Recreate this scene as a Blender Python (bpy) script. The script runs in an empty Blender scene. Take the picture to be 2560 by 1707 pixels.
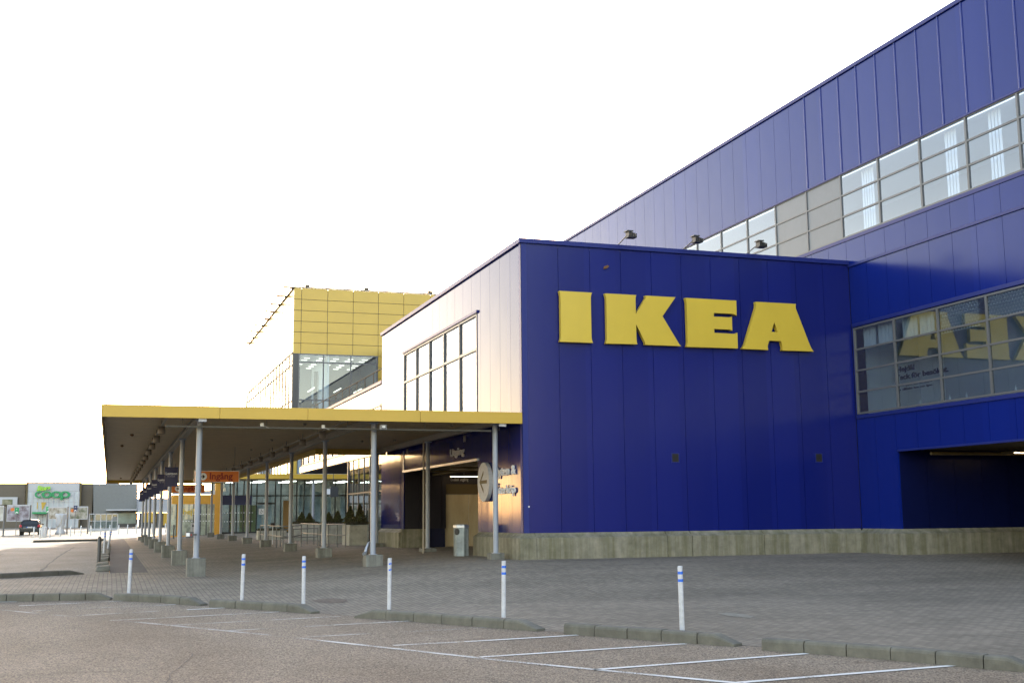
import bpy, bmesh, math, random
from math import sin, cos, pi, radians as R, sqrt, atan2, hypot
from mathutils import Vector as V, Matrix
random.seed(7)
S = bpy.context.scene
COL = S.collection
# ------------------------------------------------------------------ camera, sky, sun, exposure
EYE = V((0, 0, 1.23))
_f, _p, _r, _h = 2948.6, .14614, -.009147, .32664
_F = V((0, cos(_p), sin(_p))); _R = V((1, 0, 0)); _U = V((0, -sin(_p), cos(_p)))
_R, _U = cos(_r)*_R + sin(_r)*_U, -sin(_r)*_R + cos(_r)*_U
_W = Matrix(((cos(_h), sin(_h), 0), (-sin(_h), cos(_h), 0), (0, 0, 1)))
_F, _R, _U = _W @ _F, _W @ _R, _W @ _U
cam = bpy.data.objects.new('camera', bpy.data.cameras.new('camera')); COL.objects.link(cam)
cam.matrix_world = Matrix(((_R.x, _U.x, -_F.x, EYE.x), (_R.y, _U.y, -_F.y, EYE.y), (_R.z, _U.z, -_F.z, EYE.z), (0, 0, 0, 1)))
cam.data.sensor_width = 36; cam.data.lens = _f/2560*36
cam.data.clip_start = .1; cam.data.clip_end = 6000
S.camera = cam
SUN_EL, SUN_AZ = R(10.5), R(11.8)          # azimuth measured from +Y towards +X
w = bpy.data.worlds.new('World'); S.world = w; w.use_nodes = True
nt = w.node_tree; nt.nodes.clear()
sky = nt.nodes.new('ShaderNodeTexSky'); sky.sky_type = 'NISHITA'; sky.sun_disc = False
sky.sun_elevation = SUN_EL; sky.sun_rotation = SUN_AZ
sky.air_density = 1.0; sky.dust_density = .7; sky.ozone_density = 1.0; sky.altitude = 50
bg = nt.nodes.new('ShaderNodeBackground'); bg.inputs[1].default_value = .15
out = nt.nodes.new('ShaderNodeOutputWorld')
hs = nt.nodes.new('ShaderNodeHueSaturation'); hs.inputs['Saturation'].default_value = .95
nt.links.new(sky.outputs[0], hs.inputs['Color']); wb = nt.nodes.new('ShaderNodeMix'); wb.data_type = 'RGBA'; wb.blend_type = 'MULTIPLY'; wb.inputs[0].default_value = 1; wb.inputs[7].default_value = (1.2, .98, .86, 1)
nt.links.new(hs.outputs[0], wb.inputs[6]); nt.links.new(wb.outputs[2], bg.inputs[0]); nt.links.new(bg.outputs[0], out.inputs[0])
sl = bpy.data.lights.new('sun', 'SUN'); sl.energy = 2.0; sl.angle = R(.5); sl.color = (1, .9, .74)
so = bpy.data.objects.new('sun', sl); COL.objects.link(so)
sd = V((sin(SUN_AZ)*cos(SUN_EL), cos(SUN_AZ)*cos(SUN_EL), sin(SUN_EL)))
so.rotation_euler = sd.to_track_quat('Z', 'Y').to_euler(); so.location = (0, -10, 60)
S.view_settings.view_transform = 'Standard'; S.view_settings.look = 'None'
S.view_settings.exposure = 2.6; S.view_settings.gamma = 1
S.render.engine = 'CYCLES'
S.cycles.max_bounces = 8; S.cycles.glossy_bounces = 5; S.cycles.transparent_max_bounces = 16

# ------------------------------------------------------------------ helpers
def at(px, py, ax, v):
    """point of the photograph's pixel (2560 wide) on the world plane coordinate[ax] = v"""
    d = _F + _R*((px-1280)/_f) - _U*((py-853.5)/_f)
    return EYE + d*((v-EYE[ax])/d[ax])
def ss(a, b, x):
    t = min(1, max(0, (x-a)/(b-a))); return t*t*(3-2*t)
def zg(x, y):
    base = -.45 + .17*ss(22, 32, y) + .25*ss(105, 180, y)
    return base - base*ss(2.2, 11, x)*ss(21, 30.5, y)
def tag(o, label=None, cat=None, group=None, kind=None):
    if label: o['label'] = label
    if cat: o['category'] = cat
    if group: o['group'] = group
    if kind: o['kind'] = kind
    return o
def empty(name, loc=(0, 0, 0), rz=0):
    o = bpy.data.objects.new(name, None); COL.objects.link(o)
    o.location = loc; o.rotation_euler = (0, 0, rz); o.empty_display_size = .2
    return o
def thing(name, label, cat, loc=(0, 0, 0), rz=0, group=None):
    return tag(empty(name, loc, rz), label, cat, group)
ORD = ['first', 'second', 'third', 'fourth', 'fifth', 'sixth', 'seventh', 'eighth', 'ninth', 'tenth', 'eleventh', 'twelfth', 'thirteenth', 'fourteenth', 'fifteenth', 'sixteenth', 'seventeenth', 'eighteenth']
class MB:
    def __init__(s): s.v = []; s.f = []; s.m = []; s.mi = 0; s.sm = []; s.smooth = False
    def add(s, vs, fs):
        n = len(s.v); s.v += [tuple(q) for q in vs]
        for f in fs: s.f.append([i+n for i in f]); s.m.append(s.mi); s.sm.append(s.smooth)
        return s
    def box(s, x0, y0, z0, x1, y1, z1):
        if x0 > x1: x0, x1 = x1, x0
        if y0 > y1: y0, y1 = y1, y0
        if z0 > z1: z0, z1 = z1, z0
        return s.add([(x0, y0, z0), (x1, y0, z0), (x1, y1, z0), (x0, y1, z0), (x0, y0, z1), (x1, y0, z1), (x1, y1, z1), (x0, y1, z1)],
                     [(0, 3, 2, 1), (4, 5, 6, 7), (0, 1, 5, 4), (1, 2, 6, 5), (2, 3, 7, 6), (3, 0, 4, 7)])
    def prism(s, poly, fn0, fn1):
        """polygon (a,b) list swept from fn0(a,b) to fn1(a,b)"""
        n = len(poly)
        vs = [fn0(a, b) for a, b in poly] + [fn1(a, b) for a, b in poly]
        fs = [list(range(n))[::-1], list(range(n, 2*n))] + [(i, (i+1) % n, n+(i+1) % n, n+i) for i in range(n)]
        return s.add(vs, fs)
    def cyl(s, p0, p1, r0, r1=None, n=16, caps=True):
        if r1 is None: r1 = r0
        p0, p1 = V(p0), V(p1); d = (p1-p0).normalized()
        a = d.orthogonal().normalized(); b = d.cross(a)
        vs = []
        for p, r in ((p0, r0), (p1, r1)):
            for i in range(n):
                t = 2*pi*i/n; vs.append(p + a*(r*cos(t)) + b*(r*sin(t)))
        sm = s.smooth; s.smooth = True
        s.add(vs, [(i, (i+1) % n, n+(i+1) % n, n+i) for i in range(n)])
        s.smooth = False
        if caps: s.add(vs, [list(range(n))[::-1], list(range(n, 2*n))])
        s.smooth = sm
        return s
    def tube(s, pts, r, n=10):
        pts = [V(p) for p in pts]; rings = []
        for i, p in enumerate(pts):
            d = ((pts[min(i+1, len(pts)-1)]-pts[max(i-1, 0)])).normalized()
            up = V((0, 0, 1)) if abs(d.z) < .95 else V((1, 0, 0))
            a = d.cross(up).normalized(); b = a.cross(d)
            rings.append([p + a*(r*cos(2*pi*k/n)) + b*(r*sin(2*pi*k/n)) for k in range(n)])
        vs = [q for g in rings for q in g]
        fs = [(i*n+k, i*n+(k+1) % n, (i+1)*n+(k+1) % n, (i+1)*n+k) for i in range(len(pts)-1) for k in range(n)]
        sm = s.smooth; s.smooth = True; s.add(vs, fs); s.smooth = sm
        s.add(rings[0], [list(range(n))]); s.add(rings[-1], [list(range(n))[::-1]])
        return s
    def lathe(s, prof, c=(0, 0, 0), n=20):
        vs = []; c = V(c)
        for r, z in prof:
            for k in range(n): vs.append(c + V((r*cos(2*pi*k/n), r*sin(2*pi*k/n), z)))
        fs = [(i*n+k, i*n+(k+1) % n, (i+1)*n+(k+1) % n, (i+1)*n+k) for i in range(len(prof)-1) for k in range(n)]
        sm = s.smooth; s.smooth = True; s.add(vs, fs); s.smooth = sm
        return s
    def build(s, name, mat, parent=None, bevel=0, world=True):
        me = bpy.data.meshes.new(name); me.from_pydata(s.v, [], s.f); me.validate()
        mats = mat if isinstance(mat, (list, tuple)) else [mat]
        for m in mats: me.materials.append(m)
        if len(me.polygons) == len(s.m):
            me.polygons.foreach_set('material_index', s.m); me.polygons.foreach_set('use_smooth', s.sm)
        bm = bmesh.new(); bm.from_mesh(me); bmesh.ops.recalc_face_normals(bm, faces=bm.faces); bm.to_mesh(me); bm.free()
        o = bpy.data.objects.new(name, me); COL.objects.link(o)
        if parent is not None: o.parent = parent
        if bevel:
            b = o.modifiers.new('bevel', 'BEVEL'); b.width = bevel; b.segments = 2; b.limit_method = 'ANGLE'; b.angle_limit = R(40)
        return o
def clone(o, parent=None, loc=None, rz=None):
    c = o.copy(); COL.objects.link(c); c.parent = parent
    if loc is not None: c.location = loc
    if rz is not None: c.rotation_euler = (0, 0, rz)
    for ch in list(o.children): clone(ch, c)
    return c
def curve_mesh(name, cu, mat, parent, mw):
    t = bpy.data.objects.new('tmp', cu); COL.objects.link(t)
    bpy.context.view_layer.update()
    me = bpy.data.meshes.new_from_object(t.evaluated_get(bpy.context.evaluated_depsgraph_get()))
    bpy.data.objects.remove(t); bpy.data.curves.remove(cu)
    me.name = name; me.transform(mw); me.materials.clear(); me.materials.append(mat)
    o = bpy.data.objects.new(name, me); COL.objects.link(o); o.parent = parent
    return o
FRONT = Matrix(((1, 0, 0), (0, 0, -1), (0, 1, 0))).to_4x4()      # text plane facing -Y, reading +X
SIDE = Matrix(((0, 0, -1), (-1, 0, 0), (0, 1, 0))).to_4x4()      # text plane facing -X, reading -Y
def shape(name, loops, depth, mat, parent, mw, bevel=0):
    cu = bpy.data.curves.new('c', 'CURVE'); cu.dimensions = '2D'; cu.fill_mode = 'BOTH'
    cu.extrude = depth/2; cu.bevel_depth = bevel; cu.resolution_u = 4
    for lp in loops:
        sp = cu.splines.new('POLY'); sp.points.add(len(lp)-1); sp.use_cyclic_u = True
        for p, (a, b) in zip(sp.points, lp): p.co = (a, b, 0, 1)
    return curve_mesh(name, cu, mat, parent, mw)
def text(name, body, size, mat, parent, mw, depth=.01, off=0, align='LEFT', shear=0, sx=1):
    cu = bpy.data.curves.new('t', 'FONT'); cu.body = body; cu.size = size; cu.extrude = depth/2
    cu.offset = off; cu.align_x = align; cu.shear = shear; cu.resolution_u = 3
    return curve_mesh(name, cu, mat, parent, mw @ Matrix.Diagonal((sx, 1, 1, 1)))
def T(x, y, z): return Matrix.Translation((x, y, z))

# ------------------------------------------------------------------ materials
MATS = {}
def mat(name, col, rough=.6, spec=.5, metal=0, var=0, vscale=3, bump=0, bscale=20, col2=None, ior=1.5, streak=0, emit=None, es=0):
    m = bpy.data.materials.new(name); m.use_nodes = True; n = m.node_tree.nodes; l = m.node_tree.links
    b = n['Principled BSDF']; b.inputs['Base Color'].default_value = (*col, 1)
    b.inputs['Roughness'].default_value = rough; b.inputs['Metallic'].default_value = metal
    b.inputs['Specular IOR Level'].default_value = spec; b.inputs['IOR'].default_value = ior
    g = n.new('ShaderNodeNewGeometry')
    if emit: b.inputs['Emission Color'].default_value = (*emit, 1); b.inputs['Emission Strength'].default_value = es
    src = None
    if var or col2:
        mp = n.new('ShaderNodeMapping'); l.new(g.outputs['Position'], mp.inputs[0])
        if streak: mp.inputs['Scale'].default_value = (1, 1, streak)
        no = n.new('ShaderNodeTexNoise'); no.inputs['Scale'].default_value = vscale; no.inputs['Detail'].default_value = 8
        no.inputs['Roughness'].default_value = .65
        l.new(mp.outputs[0], no.inputs['Vector'])
        cr = n.new('ShaderNodeValToRGB'); l.new(no.outputs['Fac'], cr.inputs[0])
        c2 = col2 if col2 else tuple(c*(1-var) for c in col)
        cr.color_ramp.elements[0].position = .35; cr.color_ramp.elements[1].position = .65
        cr.color_ramp.elements[0].color = (*c2, 1); cr.color_ramp.elements[1].color = (*(tuple(min(1, c*(1+var)) for c in col)), 1)
        l.new(cr.outputs[0], b.inputs['Base Color'])
    if bump:
        no2 = n.new('ShaderNodeTexNoise'); no2.inputs['Scale'].default_value = bscale; no2.inputs['Detail'].default_value = 4
        l.new(g.outputs['Position'], no2.inputs['Vector'])
        bp = n.new('ShaderNodeBump'); bp.inputs['Strength'].default_value = bump; bp.inputs['Distance'].default_value = .02
        l.new(no2.outputs['Fac'], bp.inputs['Height']); l.new(bp.outputs[0], b.inputs['Normal'])
    MATS[name] = m
    return m
def N(m, t): return m.node_tree.nodes.new(t)
def L(m, a, b): m.node_tree.links.new(a, b)
def BS(m): return m.node_tree.nodes['Principled BSDF']

def cladding(name, col, rough=.2, axis=1, wob=.12, spec=.5):
    """coil-coated metal cladding: per-panel tone, fine vertical rib, slight oil-canning, faint dirt runs"""
    m = mat(name, col, rough, spec)
    b = BS(m); g = N(m, 'ShaderNodeNewGeometry'); sp = N(m, 'ShaderNodeSeparateXYZ'); L(m, g.outputs['Position'], sp.inputs[0])
    sc = N(m, 'ShaderNodeMapping'); sc.inputs['Scale'].default_value = (6, 6, .25); L(m, g.outputs['Position'], sc.inputs[0])
    no = N(m, 'ShaderNodeTexNoise'); no.inputs['Scale'].default_value = 1.0; no.inputs['Detail'].default_value = 6; L(m, sc.outputs[0], no.inputs['Vector'])
    fl = N(m, 'ShaderNodeMath'); fl.operation = 'FLOOR'; L(m, sp.outputs[axis], fl.inputs[0])
    wn = N(m, 'ShaderNodeTexWhiteNoise'); wn.noise_dimensions = '1D'; L(m, fl.outputs[0], wn.inputs['W'])
    ad = N(m, 'ShaderNodeMath'); ad.operation = 'MULTIPLY_ADD'; ad.inputs[1].default_value = .16; ad.inputs[2].default_value = .9
    L(m, wn.outputs[0], ad.inputs[0])
    a2 = N(m, 'ShaderNodeMath'); a2.operation = 'MULTIPLY_ADD'; a2.inputs[1].default_value = .08
    L(m, no.outputs['Fac'], a2.inputs[0]); L(m, ad.outputs[0], a2.inputs[2])
    mx = N(m, 'ShaderNodeMix'); mx.data_type = 'RGBA'; mx.blend_type = 'MULTIPLY'; mx.inputs[0].default_value = 1
    mx.inputs[6].default_value = (*col, 1); L(m, a2.outputs[0], mx.inputs[7]); L(m, mx.outputs[2], b.inputs['Base Color'])
    rr = N(m, 'ShaderNodeMath'); rr.operation = 'MULTIPLY_ADD'; rr.inputs[1].default_value = .05; rr.inputs[2].default_value = rough-.05
    L(m, no.outputs['Fac'], rr.inputs[0]); L(m, rr.outputs[0], b.inputs['Roughness'])
    n2 = N(m, 'ShaderNodeTexNoise'); n2.inputs['Scale'].default_value = .9; n2.inputs['Detail'].default_value = 1; L(m, g.outputs['Position'], n2.inputs['Vector'])
    bp = N(m, 'ShaderNodeBump'); bp.inputs['Strength'].default_value = wob; bp.inputs['Distance'].default_value = .05
    L(m, n2.outputs['Fac'], bp.inputs['Height'])
    sn = N(m, 'ShaderNodeMath'); sn.operation = 'MULTIPLY'; sn.inputs[1].default_value = 2*pi/.05; L(m, sp.outputs[axis], sn.inputs[0])
    s2 = N(m, 'ShaderNodeMath'); s2.operation = 'SINE'; L(m, sn.outputs[0], s2.inputs[0])
    b2 = N(m, 'ShaderNodeBump'); b2.inputs['Strength'].default_value = .02; b2.inputs['Distance'].default_value = .001
    L(m, s2.outputs[0], b2.inputs['Height']); L(m, bp.outputs[0], b2.inputs['Normal']); L(m, b2.outputs[0], b.inputs['Normal'])
    return m
BLUE = (.006, .012, .135)
m_blueX = cladding('blue_cladding_front', BLUE, .25, 0, spec=.24, wob=.05)
m_blueY = cladding('blue_cladding_side', (.003, .014, .17), .2, 1, spec=.3)
m_blueS = cladding('blue_cladding_low_sheen', (.009, .013, .1), .135, 1, spec=.11, wob=.06)  # blue paint with weaker specular, so its sky reflection stays dimmer
m_bluetrim = mat('blue_trim', (.012, .022, .16), .45, spec=.3)
m_dark = mat('dark_joint', (.004, .006, .035), .8)
m_yel = mat('yellow_letter', (.58, .42, .04), .35, var=.04, vscale=1)
m_yfas = mat('yellow_fascia', (.5, .32, .03), .4, var=.05, vscale=.6)
m_ypan = mat('yellow_panel', (.44, .3, .035), .3, var=.05, vscale=.5)
m_grey = mat('grey_frame', (.11, .115, .125), .4)
m_gpan = mat('grey_infill_panel', (.125, .145, .17), .4, var=.05)
m_dgrey = mat('dark_metal', (.05, .052, .055), .45)
m_steel = mat('galvanised_steel', (.42, .45, .5), .38, metal=.7, var=.12, vscale=9)
m_col = mat('painted_column', (.27, .3, .36), .4, var=.1, vscale=6, streak=.2)
m_wood = mat('plywood_door', (.62, .54, .38), .45, col2=(.45, .37, .24), vscale=2.2, streak=.25)
m_white = mat('white_paint', (.46, .47, .5), .55, var=.12, vscale=14)
m_bstripe = mat('blue_reflective_band', (.01, .12, .62), .35)
m_black = mat('black_plastic', (.02, .02, .02), .5)
m_soff = mat('brown_soffit', (.42, .31, .17), .5, var=.12, vscale=2)
m_beam = mat('canopy_beam', (.24, .2, .15), .45, var=.08)
m_orange = mat('orange_sign', (.62, .16, .02), .45)
m_ora2 = mat('orange_portal', (.62, .3, .03), .45, var=.06)
m_red = mat('dark_red_lettering', (.22, .015, .01), .5)
m_navy = mat('navy_sign', (.02, .025, .09), .45)
m_wtext = mat('white_lettering', (.75, .76, .78), .5)
m_green = mat('green_sign', (.02, .28, .1), .5)
m_lgreen = mat('leaf_green_lettering', (.3, .62, .04), .5)
m_cgreen = mat('green_lettering', (.015, .27, .09), .5, var=.15, vscale=1.5)
m_roof = mat('roof_felt', (.08, .08, .085), .8)
m_inwall = mat('interior_wall', (.75, .77, .8), .8)
m_infloor = mat('interior_floor', (.6, .6, .6), .7)
m_curt = mat('white_curtain', (.8, .82, .85), .8)
m_lamp = mat('lit_tube_lamp', (.9, .9, .8), .5, emit=(1, .72, .42), es=1.6)
m_lampc = mat('lit_ceiling_lamp', (.9, .9, .8), .5, emit=(1, .93, .7), es=.6)
m_matte = mat('matte_brown_steel', (.15, .12, .09), .85, spec=.2)
m_room = mat('lit_room_lamp', (.9, .9, .9), .5, emit=(.9, .97, 1), es=.22)
m_olive = mat('olive_sheeting', (.35, .36, .16), .5)
m_brown = mat('brown_fascia', (.1, .075, .03), .6)
m_rust = mat('rusty_iron', (.16, .08, .03), .9, var=.3, vscale=30)

def concrete(name, col, moss=0, runs=True, bump=.35, glob=False):
    m = mat(name, col, .85); b = BS(m); g = N(m, 'ShaderNodeNewGeometry')
    n1 = N(m, 'ShaderNodeTexNoise'); n1.inputs['Scale'].default_value = 3.5; n1.inputs['Detail'].default_value = 10; n1.inputs['Roughness'].default_value = .7
    L(m, g.outputs['Position'], n1.inputs['Vector'])
    mp = N(m, 'ShaderNodeMapping'); mp.inputs['Scale'].default_value = (4.2, 4.2, .3); L(m, g.outputs['Position'], mp.inputs[0])
    n2 = N(m, 'ShaderNodeTexNoise'); n2.inputs['Scale'].default_value = 1; n2.inputs['Detail'].default_value = 7; n2.inputs['Roughness'].default_value = .65; L(m, mp.outputs[0], n2.inputs['Vector'])
    r1 = N(m, 'ShaderNodeValToRGB'); L(m, n1.outputs['Fac'], r1.inputs[0])
    r1.color_ramp.elements[0].color = (*(c*.68 for c in col), 1); r1.color_ramp.elements[1].color = (*(min(1, c*1.2) for c in col), 1)
    r1.color_ramp.elements[0].position = .3; r1.color_ramp.elements[1].position = .7
    r2 = N(m, 'ShaderNodeValToRGB'); L(m, n2.outputs['Fac'], r2.inputs[0])
    r2.color_ramp.elements[0].position = .38; r2.color_ramp.elements[1].position = .62
    r2.color_ramp.elements[0].color = (.45, .43, .36, 1) if not moss else (.5, .5, .28, 1)
    r2.color_ramp.elements[1].color = (1.1, 1.08, 1.0, 1)
    mx = N(m, 'ShaderNodeMix'); mx.data_type = 'RGBA'; mx.blend_type = 'MULTIPLY'; mx.inputs[0].default_value = .7 if runs else .2
    L(m, r1.outputs[0], mx.inputs[6]); L(m, r2.outputs[0], mx.inputs[7]); L(m, mx.outputs[2], b.inputs['Base Color'])
    n3 = N(m, 'ShaderNodeTexNoise'); n3.inputs['Scale'].default_value = 60; n3.inputs['Detail'].default_value = 4; L(m, g.outputs['Position'], n3.inputs['Vector'])
    bp = N(m, 'ShaderNodeBump'); bp.inputs['Strength'].default_value = bump; bp.inputs['Distance'].default_value = .01
    L(m, n3.outputs['Fac'], bp.inputs['Height']); L(m, bp.outputs[0], b.inputs['Normal'])
    return m
m_plinth = concrete('stained_concrete', (.235, .225, .185), 1)
m_foot = concrete('footing_concrete', (.19, .195, .185), 0, True)
m_kerb = concrete('kerb_concrete', (.135, .13, .108), 0, False, .5)
m_kerb2 = concrete('kerb_concrete_dark', (.1, .095, .08), 0, False, .5)
m_plant = concrete('planter_concrete', (.42, .42, .38), 0, False)

def glass(name, tint=(.75, .82, .85), ior=1.9, rough=.01, wob=.02):
    m = bpy.data.materials.new(name); m.use_nodes = True; n = m.node_tree.nodes; n.clear()
    o = N(m, 'ShaderNodeOutputMaterial'); t = N(m, 'ShaderNodeBsdfTransparent'); t.inputs[0].default_value = (*tint, 1)
    g = N(m, 'ShaderNodeBsdfGlossy'); g.inputs['Roughness'].default_value = rough; g.inputs[0].default_value = (.93, .96, 1, 1)
    f = N(m, 'ShaderNodeFresnel'); f.inputs[0].default_value = ior
    ge = N(m, 'ShaderNodeNewGeometry'); no = N(m, 'ShaderNodeTexNoise'); no.inputs['Scale'].default_value = .7; no.inputs['Detail'].default_value = 1
    L(m, ge.outputs['Position'], no.inputs['Vector'])
    bp = N(m, 'ShaderNodeBump'); bp.inputs['Strength'].default_value = wob; bp.inputs['Distance'].default_value = .05
    L(m, no.outputs['Fac'], bp.inputs['Height'])
    if wob > .03: L(m, bp.outputs[0], g.inputs['Normal'])
    bk = N(m, 'ShaderNodeMath'); bk.operation = 'MULTIPLY_ADD'; bk.inputs[1].default_value = -1; bk.inputs[2].default_value = 1; L(m, ge.outputs['Backfacing'], bk.inputs[0])
    fm = N(m, 'ShaderNodeMath'); fm.operation = 'MULTIPLY'; L(m, f.outputs[0], fm.inputs[0]); L(m, bk.outputs[0], fm.inputs[1])
    mx = N(m, 'ShaderNodeMixShader'); L(m, fm.outputs[0], mx.inputs[0]); L(m, t.outputs[0], mx.inputs[1]); L(m, g.outputs[0], mx.inputs[2])
    L(m, mx.outputs[0], o.inputs[0]); return m
m_glass = glass('window_glass', (.85, .9, .95), 2.1)
m_glassd = glass('tinted_glass', (.72, .8, .84), 1.9)
m_glassl = glass('lower_window_glass', (.66, .72, .76), 2.3)
m_glassc = glass('clear_glass', (.85, .9, .9), 1.55)

def asphalt(name, c0, c1, c2, sc=220):
    m = mat(name, c0, .9); b = BS(m); g = N(m, 'ShaderNodeNewGeometry')
    n1 = N(m, 'ShaderNodeTexNoise'); n1.inputs['Scale'].default_value = sc; n1.inputs['Detail'].default_value = 3; n1.inputs['Roughness'].default_value = .8
    L(m, g.outputs['Position'], n1.inputs['Vector'])
    vo = N(m, 'ShaderNodeTexVoronoi'); vo.inputs['Scale'].default_value = sc*.45; L(m, g.outputs['Position'], vo.inputs['Vector'])
    r1 = N(m, 'ShaderNodeValToRGB'); L(m, vo.outputs['Color'], r1.inputs[0])
    r1.color_ramp.elements[0].color = (*c1, 1); r1.color_ramp.elements[1].color = (*c2, 1)
    r1.color_ramp.elements[0].position = .2; r1.color_ramp.elements[1].position = .8
    n2 = N(m, 'ShaderNodeTexNoise'); n2.inputs['Scale'].default_value = .55; n2.inputs['Detail'].default_value = 8; n2.inputs['Roughness'].default_value = .62
    mp = N(m, 'ShaderNodeMapping'); mp.inputs['Rotation'].default_value = (0, 0, R(-32)); mp.inputs['Scale'].default_value = (1, .4, 1)
    L(m, g.outputs['Position'], mp.inputs[0]); L(m, mp.outputs[0], n2.inputs['Vector'])
    r2 = N(m, 'ShaderNodeValToRGB'); L(m, n2.outputs['Fac'], r2.inputs[0])
    r2.color_ramp.elements[0].color = (.78, .74, .7, 1); r2.color_ramp.elements[1].color = (1.12, 1.13, 1.16, 1)
    r2.color_ramp.elements[0].position = .36; r2.color_ramp.elements[1].position = .64
    mx = N(m, 'ShaderNodeMix'); mx.data_type = 'RGBA'; mx.blend_type = 'MULTIPLY'; mx.inputs[0].default_value = 1
    L(m, r1.outputs[0], mx.inputs[6]); L(m, r2.outputs[0], mx.inputs[7])
    # dark tyre scuffs
    mp3 = N(m, 'ShaderNodeMapping'); mp3.inputs['Rotation'].default_value = (0, 0, R(28)); mp3.inputs['Scale'].default_value = (.35, 3.2, 1)
    L(m, g.outputs['Position'], mp3.inputs[0])
    n3 = N(m, 'ShaderNodeTexNoise'); n3.inputs['Scale'].default_value = .8; n3.inputs['Detail'].default_value = 6; L(m, mp3.outputs[0], n3.inputs['Vector'])
    r3 = N(m, 'ShaderNodeValToRGB'); L(m, n3.outputs['Fac'], r3.inputs[0])
    r3.color_ramp.elements[0].position = .62; r3.color_ramp.elements[1].position = .74
    r3.color_ramp.elements[0].color = (1, 1, 1, 1); r3.color_ramp.elements[1].color = (.72, .7, .68, 1)
    m2 = N(m, 'ShaderNodeMix'); m2.data_type = 'RGBA'; m2.blend_type = 'MULTIPLY'; m2.inputs[0].default_value = 1
    L(m, mx.outputs[2], m2.inputs[6]); L(m, r3.outputs[0], m2.inputs[7]); L(m, m2.outputs[2], b.inputs['Base Color'])
    bp = N(m, 'ShaderNodeBump'); bp.inputs['Strength'].default_value = .5; bp.inputs['Distance'].default_value = .006
    L(m, vo.outputs['Distance'], bp.inputs['Height']); L(m, bp.outputs[0], b.inputs['Normal'])
    return m
m_asph = asphalt('reddish_parking_asphalt', (.12, .1, .09), (.06, .044, .031), (.31, .25, .178), 150)
m_lot = asphalt('pale_lot_asphalt', (.2, .18, .15), (.14, .125, .1), (.26, .24, .2), 60)
m_path = asphalt('dark_path_asphalt', (.09, .085, .08), (.06, .055, .05), (.12, .115, .11), 120)
def pavers(name):
    m = mat(name, (.15, .145, .135), .88, spec=.3); b = BS(m); g = N(m, 'ShaderNodeNewGeometry')
    mp = N(m, 'ShaderNodeMapping'); mp.inputs['Rotation'].default_value = (0, 0, R(90)); L(m, g.outputs['Position'], mp.inputs[0])
    br = N(m, 'ShaderNodeTexBrick'); L(m, mp.outputs[0], br.inputs['Vector'])
    br.inputs['Scale'].default_value = 1; br.inputs['Brick Width'].default_value = .21; br.inputs['Row Height'].default_value = .107
    br.inputs['Mortar Size'].default_value = .007; br.inputs['Mortar Smooth'].default_value = .3; br.inputs['Bias'].default_value = 0
    br.inputs['Color1'].default_value = (.2, .172, .137, 1); br.inputs['Color2'].default_value = (.27, .235, .188, 1); br.inputs['Mortar'].default_value = (.1, .088, .072, 1)
    n2 = N(m, 'ShaderNodeTexNoise'); n2.inputs['Scale'].default_value = .35; n2.inputs['Detail'].default_value = 10; n2.inputs['Roughness'].default_value = .66
    mq = N(m, 'ShaderNodeMapping'); mq.inputs['Scale'].default_value = (.5, 1.2, 1); L(m, g.outputs['Position'], mq.inputs[0]); L(m, mq.outputs[0], n2.inputs['Vector'])
    r2 = N(m, 'ShaderNodeValToRGB'); L(m, n2.outputs['Fac'], r2.inputs[0])
    r2.color_ramp.elements[0].color = (.74, .74, .72, 1); r2.color_ramp.elements[1].color = (1.15, 1.14, 1.12, 1)
    r2.color_ramp.elements[0].position = .34; r2.color_ramp.elements[1].position = .66
    mx = N(m, 'ShaderNodeMix'); mx.data_type = 'RGBA'; mx.blend_type = 'MULTIPLY'; mx.inputs[0].default_value = 1
    L(m, br.outputs['Color'], mx.inputs[6]); L(m, r2.outputs[0], mx.inputs[7])
    n4 = N(m, 'ShaderNodeTexNoise'); n4.inputs['Scale'].default_value = 30; n4.inputs['Detail'].default_value = 5; L(m, g.outputs['Position'], n4.inputs['Vector'])
    r4 = N(m, 'ShaderNodeValToRGB'); L(m, n4.outputs['Fac'], r4.inputs[0])
    r4.color_ramp.elements[0].color = (.82, .82, .82, 1); r4.color_ramp.elements[1].color = (1.15, 1.15, 1.15, 1)
    m2 = N(m, 'ShaderNodeMix'); m2.data_type = 'RGBA'; m2.blend_type = 'MULTIPLY'; m2.inputs[0].default_value = 1
    L(m, mx.outputs[2], m2.inputs[6]); L(m, r4.outputs[0], m2.inputs[7]); L(m, m2.outputs[2], b.inputs['Base Color'])
    bp = N(m, 'ShaderNodeBump'); bp.inputs['Strength'].default_value = .6; bp.inputs['Distance'].default_value = .004; bp.invert = True
    L(m, br.outputs['Fac'], bp.inputs['Height']); L(m, bp.outputs[0], b.inputs['Normal'])
    return m
m_pave = pavers('concrete_block_paving')
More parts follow.
